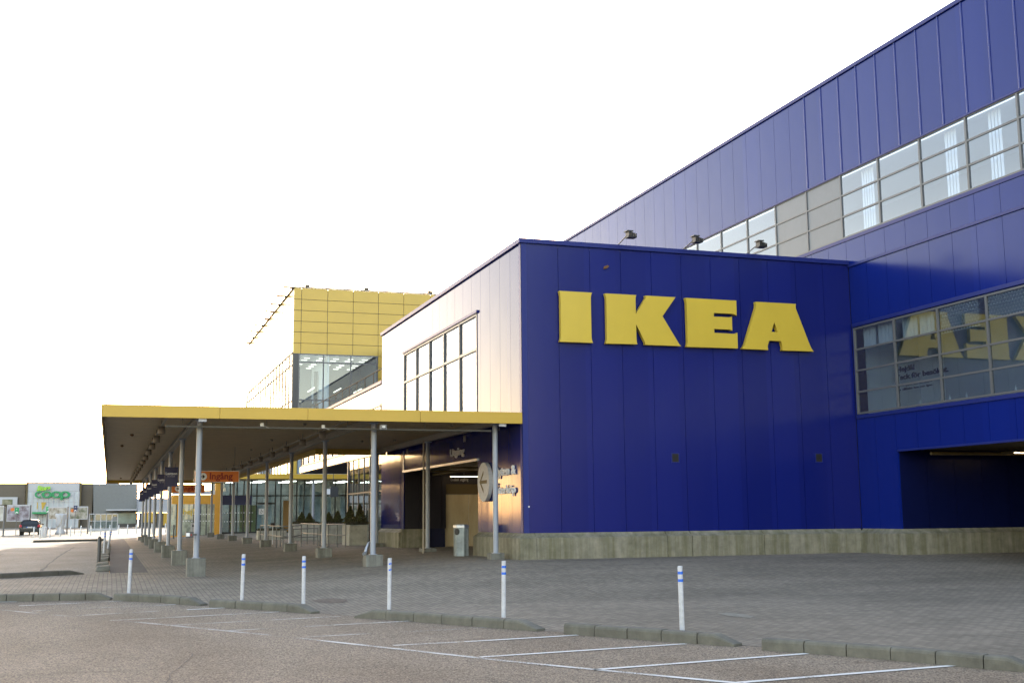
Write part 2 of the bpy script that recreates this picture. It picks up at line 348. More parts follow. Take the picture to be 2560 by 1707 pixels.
def linepaint(name, wear):
    m = mat(name, (.62, .62, .6), .7); b = BS(m); g = N(m, 'ShaderNodeNewGeometry')
    n1 = N(m, 'ShaderNodeTexNoise'); n1.inputs['Scale'].default_value = 45; n1.inputs['Detail'].default_value = 6; n1.inputs['Roughness'].default_value = .7
    L(m, g.outputs['Position'], n1.inputs['Vector'])
    n2 = N(m, 'ShaderNodeTexNoise'); n2.inputs['Scale'].default_value = 1.1; n2.inputs['Detail'].default_value = 3; L(m, g.outputs['Position'], n2.inputs['Vector'])
    ad = N(m, 'ShaderNodeMath'); ad.operation = 'MULTIPLY_ADD'; ad.inputs[1].default_value = .8; L(m, n2.outputs['Fac'], ad.inputs[0]); L(m, n1.outputs['Fac'], ad.inputs[2])
    r = N(m, 'ShaderNodeValToRGB'); L(m, ad.outputs[0], r.inputs[0]); r.color_ramp.elements[0].position = wear-.05; r.color_ramp.elements[1].position = wear+.07
    r.color_ramp.elements[0].color = (0, 0, 0, 1); k_ = 1 if wear < .8 else .8 if wear < .9 else .6
    r.color_ramp.elements[1].color = (k_, k_, k_, 1)
    L(m, r.outputs[0], b.inputs['Alpha'])
    return m
m_line = linepaint('white_road_paint', .72); m_linew = linepaint('worn_road_paint', .85); m_linef = linepaint('faded_road_paint', .945)

# ------------------------------------------------------------------ ground sheets
FR = [(-1500, 26.9), (-40, 26.9), (-2, 26.25), (.1, 25.85), (1.9, 24.0), (3.4, 21.6), (5.95, 16.9), (7.75, 13.9), (9.4, 10.4), (14, 1), (40, -50), (1500, -50)]
def front(x):
    for (a, b), (c, d) in zip(FR, FR[1:]):
        if a <= x <= c: return b + (d-b)*(x-a)/(c-a)
BK = [(-1500, 33.6), (-40, 33.6), (-2.66, 34.15), (-.6, 35.5), (.05, 35.66), (1.1, 35.66)]
def back(x):
    for (a, b), (c, d) in zip(BK, BK[1:]):
        if a <= x <= c: return b + (d-b)*(x-a)/(c-a)
    return 35.66
def sheet(name, xs, y0f, y1f, ny, m, dz=0, stretch=None):
    mb = MB(); rows = []
    for x in xs:
        a, b = y0f(x), y1f(x)
        ys = stretch(a, b) if stretch else [a+(b-a)*j/ny for j in range(ny+1)]
        rows.append([(x, y, zg(x, y)+dz) for y in ys])
    n = len(rows[0]); vs = [p for r in rows for p in r]
    mb.smooth = True
    mb.add(vs, [(i*n+j, (i+1)*n+j, (i+1)*n+j+1, i*n+j+1) for i in range(len(rows)-1) for j in range(n-1)])
    o = mb.build(name, m); tag(o, kind='structure'); return o
def rng(a, b, s):
    n = max(1, round((b-a)/s)); return [a+(b-a)*i/n for i in range(n+1)]
xl = [-1500, -500, -150, -60, -30, -15, -8]
near = sorted(set([round(v, 3) for v in rng(-5, 14, .5)] + [p[0] for p in FR[2:-2]]))
sheet('parking_asphalt', xl+near+[20, 30, 40, 1500], lambda x: -1500, lambda x: front(x)+.25, 0, m_asph, -.004,
      lambda a, b: [-1500, -300, -60, -50.5]+[(-50.5)+(b+50.5)*(1-(1-j/60)**1.0) for j in range(1, 61)])
sheet('block_paving', sorted(set([-1500, -300, -80, -30, -15, -8, -2]+[v for v in near if v < 1.1]+[1.1])), front, lambda x: back(x)+.02, 40, m_pave)
sheet('entrance_paving', sorted(set([1.1]+[v for v in near if v > 1.1]+[20, 30, 40, 60, 90])), front, lambda x: 0, 0, m_pave, 0,
      lambda a, b: [a+(36-a)*j/56 for j in range(56)] + rng(36, 110, 4))
sheet('parking_lot', [-1500, -400, -100, -40, -20, -10, -5, -2.66, -.6, .05], lambda x: back(x)-.1, lambda x: 2500, 0, m_lot, -.004,
      lambda a, b: [a, 40, 60, 80, 100]+rng(105, 180, 5)+[260, 500, 2500])
sheet('asphalt_path', [.05, .4, .8, 1.1], lambda x: 35.66, lambda x: 110, 0, m_path, 0, lambda a, b: [a, 50, 65, 80, 105, 110])
sheet('rear_ground', [.05, 30, 90, 1500], lambda x: 110, lambda x: 2500, 0, m_lot, 0, lambda a, b: rng(110, 180, 5)+[260, 2500])

# parking bay markings (one painted layout)
def ln(mb, p, q, w=.1):
    p, q = V(p), V(q); d = (q-p).normalized(); n = V((-d.y, d.x))*(w/2); k = max(1, int((q-p).length/.6))
    vs = []
    for i in range(k+1):
        c = p+(q-p)*i/k
        for s in (n, -n): vs.append((c.x+s.x, c.y+s.y, zg(c.x+s.x, c.y+s.y)+.003))
    mb.add(vs, [(2*i, 2*i+1, 2*i+3, 2*i+2) for i in range(k)])
fresh = MB(); worn = MB(); faded = MB()
ln(fresh, (6.9, 9.4), (5.6, 11.5)); ln(worn, (5.6, 11.5), (4.5, 13.35)); ln(worn, (4.5, 13.35), (2.55, 17.15)); ln(faded, (2.55, 17.15), (.2, 21.3)); ln(faded, (.2, 21.3), (-2.2, 24.9))
ln(fresh, (6.05, 10.85), (8.92, 11.13)); ln(fresh, (5.08, 12.32), (8.03, 12.72)); ln(fresh, (4.28, 13.93), (7.2, 14.27))
ln(worn, (3.6, 15.62), (4.6, 15.68)); ln(fresh, (4.6, 15.68), (6.32, 15.89)); ln(worn, (2.7, 17.2), (5.48, 17.52), .09)
ln(faded, (1.7, 18.63), (3.4, 18.9), .09); ln(worn, (3.4, 18.9), (4.68, 19.1), .09); ln(faded, (.97, 19.94), (2.6, 20.25), .09); ln(worn, (2.6, 20.25), (3.8, 20.5), .09)
ln(worn, (.05, 21.3), (2.95, 21.92), .09); ln(faded, (-.5, 22.6), (.9, 23.0), .09); ln(fresh, (1.42, 23.1), (2.12, 23.24), .1); ln(worn, (-.35, 22.65), (.3, 22.85), .09)
ln(faded, (-1.3, 23.9), (.3, 24.2), .09); ln(worn, (.3, 24.2), (1.28, 24.32), .09); ln(worn, (-1.6, 25.1), (.48, 25.52), .09); ln(worn, (-3.4, 26.4), (-1.7, 26.0), .09); ln(fresh, (7.0, 9.0), (9.8, 9.45))
for mb, m, nm in ((fresh, m_line, 'bay_marking'), (worn, m_linew, 'worn_bay_marking'), (faded, m_linef, 'faded_bay_marking')):
    tag(mb.build(nm, m), kind='structure')

# ------------------------------------------------------------------ kerbs
def kerb(pts, label, n, w=.2, h=.145, taper0=False, taper1=True, m=None, cat='kerb'):
    """a run of n stones from pts[0] to pts[-1] along a polyline; (x,y) is the foot of the front face"""
    P = [V(p) for p in pts]; Ls = [(b-a).length for a, b in zip(P, P[1:])]; tot = sum(Ls)
    def pos(t):
        t = max(0, min(1, t))*tot
        for a, b, l in zip(P, P[1:], Ls):
            if t <= l+1e-6: return a+(b-a)*(t/l), (b-a).normalized()
            t -= l
        return P[-1], (P[-1]-P[-2]).normalized()
    root = thing('kerb', label, cat, (P[0].x, P[0].y, zg(*P[0])), 0, 'concrete kerb runs of the car park')
    bx, by, bz = root.location
    for i in range(n):
        t0, t1 = i/n+.006/tot, (i+1)/n-.006/tot
        mb = MB(); secs = []
        jx = random.uniform(-.008, .008); jz = random.uniform(-.006, .004)
        ends = [(t0, 1), (t1, 1)]
        if taper1 and i == n-1: ends = [(t0, 1), (t0+(t1-t0)*.45, 1), (t1, .25)]
        if taper0 and i == 0: ends = [(t0, .25), (t0+(t1-t0)*.55, 1), (t1, 1)]
        for t, k in ends:
            c, d = pos(t); nrm = V((-d.y, d.x))
            if nrm.y < 0: nrm = -nrm
            z = zg(c.x, c.y); hh = h*k+jz
            prof = [(0, -.03), (.0, hh*.72), (.012, hh*.9), (.035, hh), (w-.02, hh), (w, hh*.9), (w, -.03)]
            secs.append([(c.x+nrm.x*(a+jx)-bx, c.y+nrm.y*(a+jx)-by, z+b-bz) for a, b in prof])
        q = len(secs[0]); vs = [p for s_ in secs for p in s_]
        mb.add(vs, [(i2*q+k, i2*q+(k+1) % q, (i2+1)*q+(k+1) % q, (i2+1)*q+k) for i2 in range(len(secs)-1) for k in range(q)] + [list(range(q)), list(range(len(vs)-q, len(vs)))[::-1]])
        mb.build('kerb_stone', m or m_kerb, root, bevel=.006)
    return root
kerb([(7.72, 13.26), (8.02, 12.83), (8.54, 11.87), (8.99, 10.8), (9.26, 10.3)], 'nearest run of grey concrete kerb stones, at the lower right', 6)
kerb([(5.91, 16.62), (6.21, 16.16), (7.01, 14.75), (7.6, 13.72)][1:], 'kerb run of five stones in front of the rightmost blue-banded post', 5)
kerb([(3.95, 20.1), (4.47, 19.5), (5.0, 18.45), (5.5, 17.55), (5.98, 16.65)], 'kerb run behind the middle bays, its left end sloping down beside a gap', 6, taper0=True)
kerb([(1.85, 23.57), (2.37, 22.9), (2.9, 22.2), (3.42, 21.25)], 'kerb run between two blue-banded posts left of the gap', 4)
kerb([(.12, 25.6), (.89, 25.02), (1.4, 24.25), (1.7, 23.85)], 'curving kerb run at the foot of the leftmost blue-banded post', 4)
kerb([(-3.4, 26.35), (-1.75, 26.11), (-.9, 26.0), (.08, 25.78)], 'straight kerb run at the left edge beside the reddish asphalt', 7)
kerb([(-4.6, 32.7), (-2.66, 33.99), (-.6, 35.4)], 'dark kerb run at the left between block paving and pale lot', 6, m=m_kerb2, h=.13)

# ------------------------------------------------------------------ bollards
def post_proto(name, label, cat, group, banded=True):
    r = thing(name, label, cat, group=group)
    m = MB(); m.lathe([(.037, -.1), (.037, .9), (.034, .915), (0, .918)] if banded else [(.05, -.1), (.05, .86), (.042, .89), (.02, .905), (0, .907)], n=20)
    m.build('tube', m_white if banded else m_steel, r)
    if banded:
        for z in (.80, .695):
            b = MB(); b.lathe([(.0385, z), (.0385, z+.04)], n=20); b.build('blue_band', m_bstripe, r)
    return r
BP = [(7.86, 15.69, 'nearest white post with two blue bands, in front of the blue wall'), (6.22, 18.92, 'white post with two blue bands in front of the wall corner and concrete base'),
      (4.83, 21.29, 'white post whose blue bands are half worn off'), (3.56, 23.04, 'white post with blue bands standing at the right end of a kerb run'),
      (2.56, 24.5, 'white post with two blue bands, straight below the orange sign'), (.45, 27.29, 'leftmost white post with two blue bands, behind the kerb')]
BH = [(.0, 1.0), (.006, .97), (-.0, 1.0), (.0, .99), (.008, 1.0), (.012, 1.0)]
proto = None
for i, (x, y, lb) in enumerate(BP):
    if proto is None: proto = post_proto('striped_post', lb, 'post', 'white posts with blue bands'); o = proto
    else: o = clone(proto)
    k = .95*(.162*15.69/2948*1 if False else 1)
    o.location = (x, y, zg(x, y)); o['label'] = lb; o.scale = (1, 1, 1.02); o.rotation_euler = (R([.4, -.3, .5, 0, .3, -.4][i]), R([-.6, .8, .3, -.2, .9, 1.2][i]), 0)
    if i == 2:   # worn bands: swap for broken patches
        for ch in list(o.children):
            if ch.name.startswith('blue_band'): bpy.data.objects.remove(ch)
        for z in (.80, .695):
            b = MB()
            for a0, a1, za, zb in ((-40, 5, .0, .03), (10, 40, .008, .04), (50, 70, 0, .02)):
                q = 6
                for j in range(q):
                    t0 = R(a0-90+(a1-a0)*j/q); t1 = R(a0-90+(a1-a0)*(j+1)/q); rr = .0388
                    b.add([(rr*cos(t0), rr*sin(t0), z+za), (rr*cos(t1), rr*sin(t1), z+za), (rr*cos(t1), rr*sin(t1), z+zb), (rr*cos(t0), rr*sin(t0), z+zb)], [(0, 1, 2, 3)])
            b.build('blue_band', m_bstripe, o)
for x, y, lx, lb in ((-.19, 52.8, 2, 'white and blue post standing among the wheel stops'), (-.05, 60, 8, 'white and blue post leaning right, behind the upright one')):
    o = clone(proto, loc=(x, y, zg(x, y))); o['label'] = lb; o.scale = (1.15, 1.15, 1.1); o.rotation_euler = (0, R(lx), 0)
sb = MB(); sb.lathe([(.065, -.1), (.065, .86), (.05, .9), (.02, .915), (0, .917)]); o = sb.build('bollard', m_dgrey); o.location = (-.31, 43.9, zg(-.31, 43.9))
tag(o, 'dark grey round bollard beside the first wheel stops', 'bollard')
SB = [(-6.01, 108.2), (-4.79, 109), (-4.05, 111.5), (-3.27, 113.5), (-2.43, 114.8), (-1.62, 117), (-.78, 118.7), (.05, 121), (.87, 121.6), (1.7, 122.6), (2.53, 124.1), (4.04, 124.8), (4.74, 125.1), (5.33, 124.6)]
sp0 = post_proto('steel_bollard', 'x', 'bollard', 'steel bollards across the far plaza', False)
for i, (x, y) in enumerate(SB):
    o = sp0 if i == 0 else clone(sp0)
    o.location = (x, y, zg(x, y)); o.scale = (1.1, 1.1, 1.02)
    o['label'] = '%s thin steel bollard from the left in the row crossing the plaza' % ORD[i]
for i, (x, y) in enumerate([(-4.81, 94.2), (-4.85, 97.4), (-4.88, 99.8), (-4.92, 102.6), (-5.0, 105.4), (-5.05, 108)]):
    o = clone(sp0, loc=(x, y, zg(x, y))); o.scale = (1.1, 1.1, 1.02)
    o['label'] = '%s steel bollard from the front in the file beside the parked car' % ORD[i]; o['group'] = 'steel bollards in file on the island'
# wheel stops
ws = MB()
ws.add([(-.2, -.55, 0), (.2, -.55, 0), (.2, .55, 0), (-.2, .55, 0), (-.15, -.42, .13), (.2, -.5, .16)] + [(.2, .5, .16), (-.15, .42, .13)], [(0, 3, 2, 1), (4, 5, 6, 7), (0, 1, 5, 4), (1, 2, 6, 5), (2, 3, 7, 6), (3, 0, 4, 7)])
ws0 = ws.build('wheel_stop', m_kerb, bevel=.02); tag(ws0, 'x', 'wheel stop', 'concrete wheel stops in file by the path')
for i, y in enumerate([37.5, 40.6, 45.1, 48.2, 50.9, 53.4, 56, 58.6, 61.2, 63.8, 66.4, 69, 71.6, 74.2, 77]):
    o = ws0 if i == 0 else clone(ws0)
    o.location = (-.15+random.uniform(-.03, .03), y, zg(0, y)); o.rotation_euler = (0, 0, R(random.uniform(-4, 4)))
    o['label'] = '%s concrete wheel stop from the front in the file by the path' % ORD[i]
# traffic island
isl = thing('traffic_island', 'low raised traffic island with grey kerb beside the bollard file', 'traffic island', (-2.8, 91, -.28))
m_ = MB(); m_.prism([(-2.0, -4.8), (2.1, -2.9), (2.6, -1), (2.0, 4.8), (-2.1, 5.2)], lambda a, b: (a, b, 0), lambda a, b: (a, b, .14)); m_.build('kerb_ring', m_kerb2, isl, bevel=.02)
m_ = MB(); m_.prism([(-1.8, -4.5), (1.95, -2.75), (2.4, -1), (1.85, 4.6), (-1.9, 5.0)], lambda a, b: (a, b, .13), lambda a, b: (a, b, .146)); m_.build('paving', m_pave, isl)
# patches
def crack(pts, wd):
    mb = MB(); vs = []
    for a, b in zip(pts, pts[1:]):
        for k in range(14):
            t = k/14; x = a[0]+(b[0]-a[0])*t+random.uniform(-.03, .03); y = a[1]+(b[1]-a[1])*t
            vs += [(x-wd*random.uniform(.2, .7), y, zg(x, y)+.003), (x+wd*random.uniform(.2, .7), y, zg(x, y)+.003)]
    mb.add(vs, [(2*i, 2*i+1, 2*i+3, 2*i+2) for i in range(len(vs)//2-1)]); tag(mb.build('asphalt_crack', m_path), kind='structure')
crack([(-1.86, 36.2), (-1.95, 52), (-1.8, 71)], .09); crack([(-4.2, 38), (-4.5, 60)], .06)
crack([(1.0, 8), (.4, 12), (1.1, 16)], .012); crack([(4.5, 9), (3.7, 12.5)], .01)
def blob(name, cx, cy, rx, ry, m, label, cat):
    mb = MB(); n = 28; vs = [(cx, cy, zg(cx, cy)+.006)]
    for k in range(n):
        a = 2*pi*k/n; q = 1+random.uniform(-.16, .16); x = cx+rx*q*cos(a); y = cy+ry*q*sin(a); vs.append((x, y, zg(x, y)+.006))
    mb.add(vs, [(0, 1+k, 1+(k+1) % n) for k in range(n)]); o = mb.build(name, m); tag(o, kind='structure')
p_ = at(825, 1501, 2, -.42); blob('rusty_paving_stain', p_.x, p_.y, .33, .5, mat('rust_stain', (.13, .1, .075), .9, var=.3, vscale=14), '', '')
p_ = at(1838, 1499, 2, -.2); blob('sandy_paving_patch', p_.x, p_.y, .2, .5, mat('sandy_patch', (.21, .195, .16), .9, var=.2, vscale=9), '', '')

# ------------------------------------------------------------------ the store
X0, YW, XR = 11.03, 31.69, 22.15
ZP, ZB, ZR = .73, 9.2, 15.52           # panel foot, front block parapet, main roof
def panels(mb, axis, a0, a1, step, plane, z0, z1, t, out, gap=.013, phase=0, holes=()):
    """row of cladding panels in a wall; out = -1: the face looks towards the negative side of the other axis"""
    k = math.floor((a0-phase)/step); e = []
    while phase+k*step < a1-1e-6:
        p, q = max(a0, phase+k*step), min(a1, phase+(k+1)*step); k += 1
        if q-p > .03: e.append((p, q))
    for p, q in e:
        segs = [(z0, z1)]
        parts_ = [(p, q, z0, z1)]
        for h0, h1, hz0, hz1 in holes:
            nw = []
            for (c0, c1, d0, d1) in parts_:
                if c1 <= h0 or c0 >= h1 or d1 <= hz0 or d0 >= hz1: nw.append((c0, c1, d0, d1)); continue
                if c0 < h0: nw.append((c0, h0, d0, d1)); c0 = h0
                if c1 > h1: nw.append((h1, c1, d0, d1)); c1 = h1
                if d0 < hz0: nw.append((c0, c1, d0, hz0))
                if d1 > hz1: nw.append((c0, c1, hz1, d1))
            parts_ = nw
        for c0, c1, d0, d1 in parts_:
            g0 = gap/2 if abs(c0-p) < 1e-6 else 0; g1 = gap/2 if abs(c1-q) < 1e-6 else 0
            if axis == 0: mb.box(c0+g0, plane, d0, c1-g1, plane+t, d1)
            else: mb.box(plane, c0+g0, d0, plane+t, c1-g1, d1)
store = thing('furniture_store', 'large dark blue metal-clad store with window bands and stained concrete plinth', 'building', (X0, YW, 0))
def P(mb, name, m, parent=store, bevel=0):
    mb.v = [(a-store.location.x, b-store.location.y, c-store.location.z) for a, b, c in mb.v]
    return mb.build(name, m, parent, bevel)
# front block: cladding
m_ = MB(); panels(m_, 0, X0+.0, XR, 1.0, YW, ZP, ZB-.14, .04, -1, phase=.18)
fw = P(m_, 'front_wall', m_blueX)
m_ = MB(); m_.box(X0+.03, YW+.03, .4, XR+.5, YW+.3, ZB-.2); P(m_, 'joint_backing', m_dark, fw)
m_ = MB(); m_.box(X0-.012, YW-.012, ZP, X0+.17, YW+.0, ZB-.14); m_.box(X0-.012, YW-.012, ZP, X0-.001, YW+.17, ZB-.14); P(m_, 'corner_trim', m_bluetrim, fw)
HO = [(36.05, 46.15, 0, 3.0), (36.05, 46.15, 3.95, 7.72)]
m_ = MB(); panels(m_, 1, YW+.01, 50.3, 1.0, X0, ZP, ZB-.14, .04, -1, phase=.69, holes=HO)
sw = P(m_, 'side_wall', m_blueS)
m_ = MB(); m_.box(X0+.03, YW+.3, .4, X0+.3, 36.02, ZB-.2); m_.box(X0+.03, 46.18, .4, X0+.3, 50.28, ZB-.2); m_.box(X0+.03, 36.02, 3.03, X0+.3, 46.18, 3.92); m_.box(X0+.03, 36.02, 7.75, X0+.3, 46.18, ZB-.2)
P(m_, 'joint_backing', m_dark, sw)
m_ = MB(); m_.box(X0-.07, YW-.07, ZB-.14, XR, YW+.25, ZB); m_.box(X0-.07, YW+.25, ZB-.14, X0+.25, 50.4, ZB); P(m_, 'parapet_cap', m_bluetrim, bevel=.01)
m_ = MB(); m_.box(X0+.25, YW+.25, ZB-.3, XR, 50.3, ZB-.22); P(m_, 'front_roof', m_roof)
# side window over the canopy
wn = MB()
for k in range(6): y = 36.1+k*2.01; wn.box(X0-.02, y-.04, 3.95, X0+.1, y+.04, 7.7)
for z in (4.02, 6.55, 7.68): wn.box(X0-.015, 36.06, z-.04, X0+.09, 46.14, z+.04)
wf = P(wn, 'side_window', m_grey)
m_ = MB(); m_.box(X0+.04, 36.1, 4.0, X0+.055, 46.1, 7.68); P(m_, 'pane', m_glass, wf)
m_ = MB(); m_.box(X0-.06, 35.95, 7.72, X0+.02, 46.25, 7.80); P(m_, 'flashing', m_bluetrim, wf)
m_ = MB(); m_.box(X0+.5, 36, 3.9, X0+6, 46.2, 3.95); m_.box(X0+6, 36, 3.9, X0+6.1, 46.2, 7.8); m_.box(X0+.5, 36, 7.78, X0+6, 46.2, 7.85); P(m_, 'interior', m_inwall, wf)
# wing behind
m_ = MB(); panels(m_, 1, 50.42, 74, 1.0, X0+.05, 6.1, 6.98, .04, -1, phase=.69)
wg = P(m_, 'wing_wall', m_blueS)
m_ = MB(); panels(m_, 1, 50.42, 74, 1.0, X0+.05, 3.95, 4.3, .04, -1, phase=.69); P(m_, 'lower_wing_wall', m_blueS)
m_ = MB(); m_.box(X0+.1, 50.4, 3.9, X0+.3, 74, 7.0); m_.box(X0+.3, 73.8, 3.9, X0+12, 74, 7.0); m_.box(X0+.3, 50.4, 6.8, XR, 74, 6.9); m_.box(X0+.3, 50.4, 3.9, XR, 74, 4.0); P(m_, 'backing', m_dark, wg)
m_ = MB(); m_.box(X0-.02, 50.4, 6.98, X0+.3, 74, 7.12); P(m_, 'parapet_cap', m_bluetrim, wg)
m_ = MB()
for k in range(12): m_.box(X0+.0, 50.6+k*2-.04, 4.3, X0+.09, 50.6+k*2+.04, 6.1)
m_.box(X0+.0, 50.42, 6.02, X0+.09, 73, 6.1); m_.box(X0, 50.42, 4.3, X0+.09, 73, 4.38); wf2 = P(m_, 'wing_window', m_grey)
m_ = MB(); m_.box(X0+.05, 50.5, 4.35, X0+.06, 73, 6.05); P(m_, 'pane', m_glassd, wf2)
m_ = MB()
for k in range(11): m_.box(X0+.6, 51+k*2-.02, 6.9, X0+.64, 51+k*2+.02, 8.0)
m_.box(X0+.6, 51, 7.96, X0+.64, 72, 8.0); rl = P(m_, 'roof_railing', m_matte)
# ground floor glass under the wing
m_ = MB()
for k in range(7): m_.box(X0+.02, 50.35+k*1.28-.03, 0, X0+.1, 50.35+k*1.28+.03, 3.9)
m_.box(X0+.02, 50.3, 2.3, X0+.1, 58, 2.36); m_.box(X0+.02, 50.3, 0, X0+.1, 58, .12); m_.box(X0+.0, 57.9, 0, X0+.2, 58.1, 3.9)
gf = P(m_, 'ground_floor_glazing', m_dgrey)
for k in range(1, 5): m_ = MB(); m_.box(X0+.2+k*2.2, 57.96, 0, X0+.26+k*2.2, 58.04, 3.9); P(m_, 'mullion', m_dgrey, gf)
m_ = MB(); m_.box(X0+.05, 50.4, .1, X0+.06, 57.9, 3.9); P(m_, 'pane', m_glassc, gf)
# plinth with sloped top
def plinth(mb, pts):
    """pts: outline of the plinth foot; offset inwards .19 at the top"""
    prof = [(0, -.2), (0, .59), (.13, .66), (.19, .73), (.4, .73), (.4, -.2)]
    n = len(pts); secs = []
    for i, p in enumerate(pts):
        p = V(p)
        d0 = (V(pts[i])-V(pts[i-1])).normalized() if i else (V(pts[1])-V(pts[0])).normalized()
        d1 = (V(pts[i+1])-V(pts[i])).normalized() if i < n-1 else d0
        n0 = V((-d0.y, d0.x)); n1 = V((-d1.y, d1.x)); b = (n0+n1); b /= (1+n0.dot(n1))
        secs.append([(p.x+b.x*a, p.y+b.y*a, z) for a, z in prof])
    q = len(prof); vs = [v for s_ in secs for v in s_]
    mb.add(vs, [(i*q+k, i*q+(k+1) % q, (i+1)*q+(k+1) % q, (i+1)*q+k) for i in range(n-1) for k in range(q)]+[list(range(q)), list(range(len(vs)-q, len(vs)))[::-1]])
PX, PY = X0-.19, YW-.19
m_ = MB(); plinth(m_, [(PX, 36.0), (PX, PY), (11.35, PY)]); P(m_, 'plinth', m_plinth, bevel=.01)
for a, b in ((11.36, 15.4), (15.41, 16.2), (16.21, 18.6), (18.61, 22.12)):
    m_ = MB(); plinth(m_, [(a, PY), (b-.008, PY)]); P(m_, 'plinth', m_plinth, bevel=.008)
m_ = MB(); plinth(m_, [(XR-.19, PY+.12), (XR-.19, 29.7)]); P(m_, 'plinth', m_plinth, bevel=.008)
m_ = MB(); plinth(m_, [(XR-.19, 29.69), (XR-.19, 29.50), (60, 29.50)]); P(m_, 'plinth', m_plinth)
m_ = MB(); plinth(m_, [(PX, 50.3), (PX, 46.2)]); P(m_, 'plinth', m_plinth, bevel=.01)
m_ = MB(); m_.box(PX+.1, 46.1, -.1, PX+1.2, 46.3, .73); P(m_, 'plinth', m_plinth)
# side recess with plywood doors
m_ = MB()
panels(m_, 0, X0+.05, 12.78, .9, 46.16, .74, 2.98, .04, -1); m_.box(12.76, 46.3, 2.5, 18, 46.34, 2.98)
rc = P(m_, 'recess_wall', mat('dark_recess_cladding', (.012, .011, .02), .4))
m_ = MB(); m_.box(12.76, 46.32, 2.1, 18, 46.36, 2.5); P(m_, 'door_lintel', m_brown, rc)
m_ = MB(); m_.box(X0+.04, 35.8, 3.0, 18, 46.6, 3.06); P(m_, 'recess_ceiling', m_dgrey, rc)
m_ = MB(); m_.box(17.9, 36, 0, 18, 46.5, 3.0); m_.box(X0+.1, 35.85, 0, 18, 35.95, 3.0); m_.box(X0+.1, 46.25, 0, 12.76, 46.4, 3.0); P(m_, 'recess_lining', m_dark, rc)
for k in range(4):
    m_ = MB(); m_.box(12.8+k*1.0, 46.38, .02, 13.78+k*1.0, 46.42, 2.09); P(m_, 'door', m_wood, rc)
m_ = MB()
m_.box(X0-.05, 36.0, 2.95, X0+.0, 46.2, 3.03); m_.box(X0-.03, 46.1, 2.95, X0+.05, 46.18, 3.8); P(m_, 'opening_flashing', m_steel, sw)
# conduit pipes in recess
m_ = MB()
for z, y in ((2.9, 40), (2.85, 42), (2.92, 44)): m_.cyl((X0+.2, y, z), (17.8, y, z), .03, n=8)
m_.cyl((12.2, 36, 2.86), (12.2, 46, 2.86), .04, n=8); P(m_, 'ceiling_pipe', m_brown, rc)
lp = thing('tube_lamp', 'lit fluorescent tube lamp in the recess above plywood doors', 'lamp', (13.6, 45.4, 2.78))
m_ = MB(); m_.box(-.85, -.03, -.02, 1.6, .03, .0); m_.build('tube', m_lamp, lp)
m_ = MB(); m_.box(-.88, -.05, 0, 1.63, .05, .05); m_.box(-.3, -.01, .05, -.28, .01, .22); m_.box(1.1, -.01, .05, 1.12, .01, .22); m_.build('housing', m_grey, lp)
# main building
UB0, UB1 = 9.99, 12.09
LW0, LW1 = 4.29, 6.97
H2 = [(2, 31.6, LW0-.04, LW1+.04)]
HU = [(2, 46, UB0, UB1)]
m_ = MB(); panels(m_, 1, 0, 99, 1.0, XR, 9.04, ZR-.13, .04, -1, phase=.75, holes=HU); up = P(m_, 'upper_wall', m_blueY)
m_ = MB(); panels(m_, 1, 0, YW-.0, 1.0, XR+.015, 3.02, 9.0, .04, -1, phase=.75, holes=H2)
panels(m_, 1, 29.7, YW, 1.0, XR+.015, ZP, 3.02, .04, -1, phase=.75); panels(m_, 1, 0, 20.5, 1.0, XR+.015, 0, 3.02, .04, -1, phase=.75); lo = P(m_, 'lower_wall', m_blueY)  # last panel run: unseen wall added to keep the underpass dark
m_ = MB(); m_.box(XR+.035, 0, 3.05, XR+.2, YW+.2, LW0-.06); m_.box(XR+.035, 0, LW1+.06, XR+.2, YW+.2, UB0-.02); m_.box(XR+.035, 0, UB1+.02, XR+.2, 99, ZR-.15)
m_.box(XR+.035, 46.02, ZB-.3, XR+.2, 99, UB1+.02); m_.box(XR+.035, YW, ZB-.3, XR+.2, 46.1, UB0-.02); m_.box(XR+.035, 29.72, .5, XR+.2, YW+.2, 3.05); m_.box(XR+.035, 31.64, LW0-.06, XR+.2, YW+.2, LW1+.06); m_.box(XR+.035, 0, 3.0, XR+.2, 2, ZR-.2)
P(m_, 'wall_backing', m_dark, up)
m_ = MB(); m_.box(XR-.06, 0, ZR-.13, XR+.4, 99, ZR); P(m_, 'roof_edge', m_bluetrim, bevel=.01)
m_ = MB(); m_.box(XR+.2, 0, ZR-.4, 90, 99, ZR-.3); m_.box(89.8, 0, 0, 90, 99, ZR-.3); m_.box(XR+.2, 0, 3.3, 90, .2, ZR-.4); P(m_, 'main_roof', m_roof)
m_ = MB(); m_.box(XR-.03, 0, 8.98, XR+.02, YW, 9.06); m_.box(XR-.03, 0, UB0-.14, XR-.002, 46, UB0-.03); m_.box(XR-.035, 0, UB1+.0, XR-.0, 46, UB1+.05)
m_.box(XR-.035, 0, LW1+.06, XR+.01, 31.62, LW1+.17); m_.box(XR-.03, 0, LW0-.16, XR+.01, 31.62, LW0-.05); m_.box(XR-.01, 0, 3.0, XR+.05, 29.7, 3.06)
P(m_, 'flashing', m_bluetrim, up)
m_ = MB()
for k in range(13): y = 21.75+k; m_.cyl((XR-.004, y, UB1+.06), (XR-.004, y, ZR-.14), .03, n=10)
P(m_, 'seam_cover', mat('seam_cover_blue', (.012, .025, .2), .22), up)
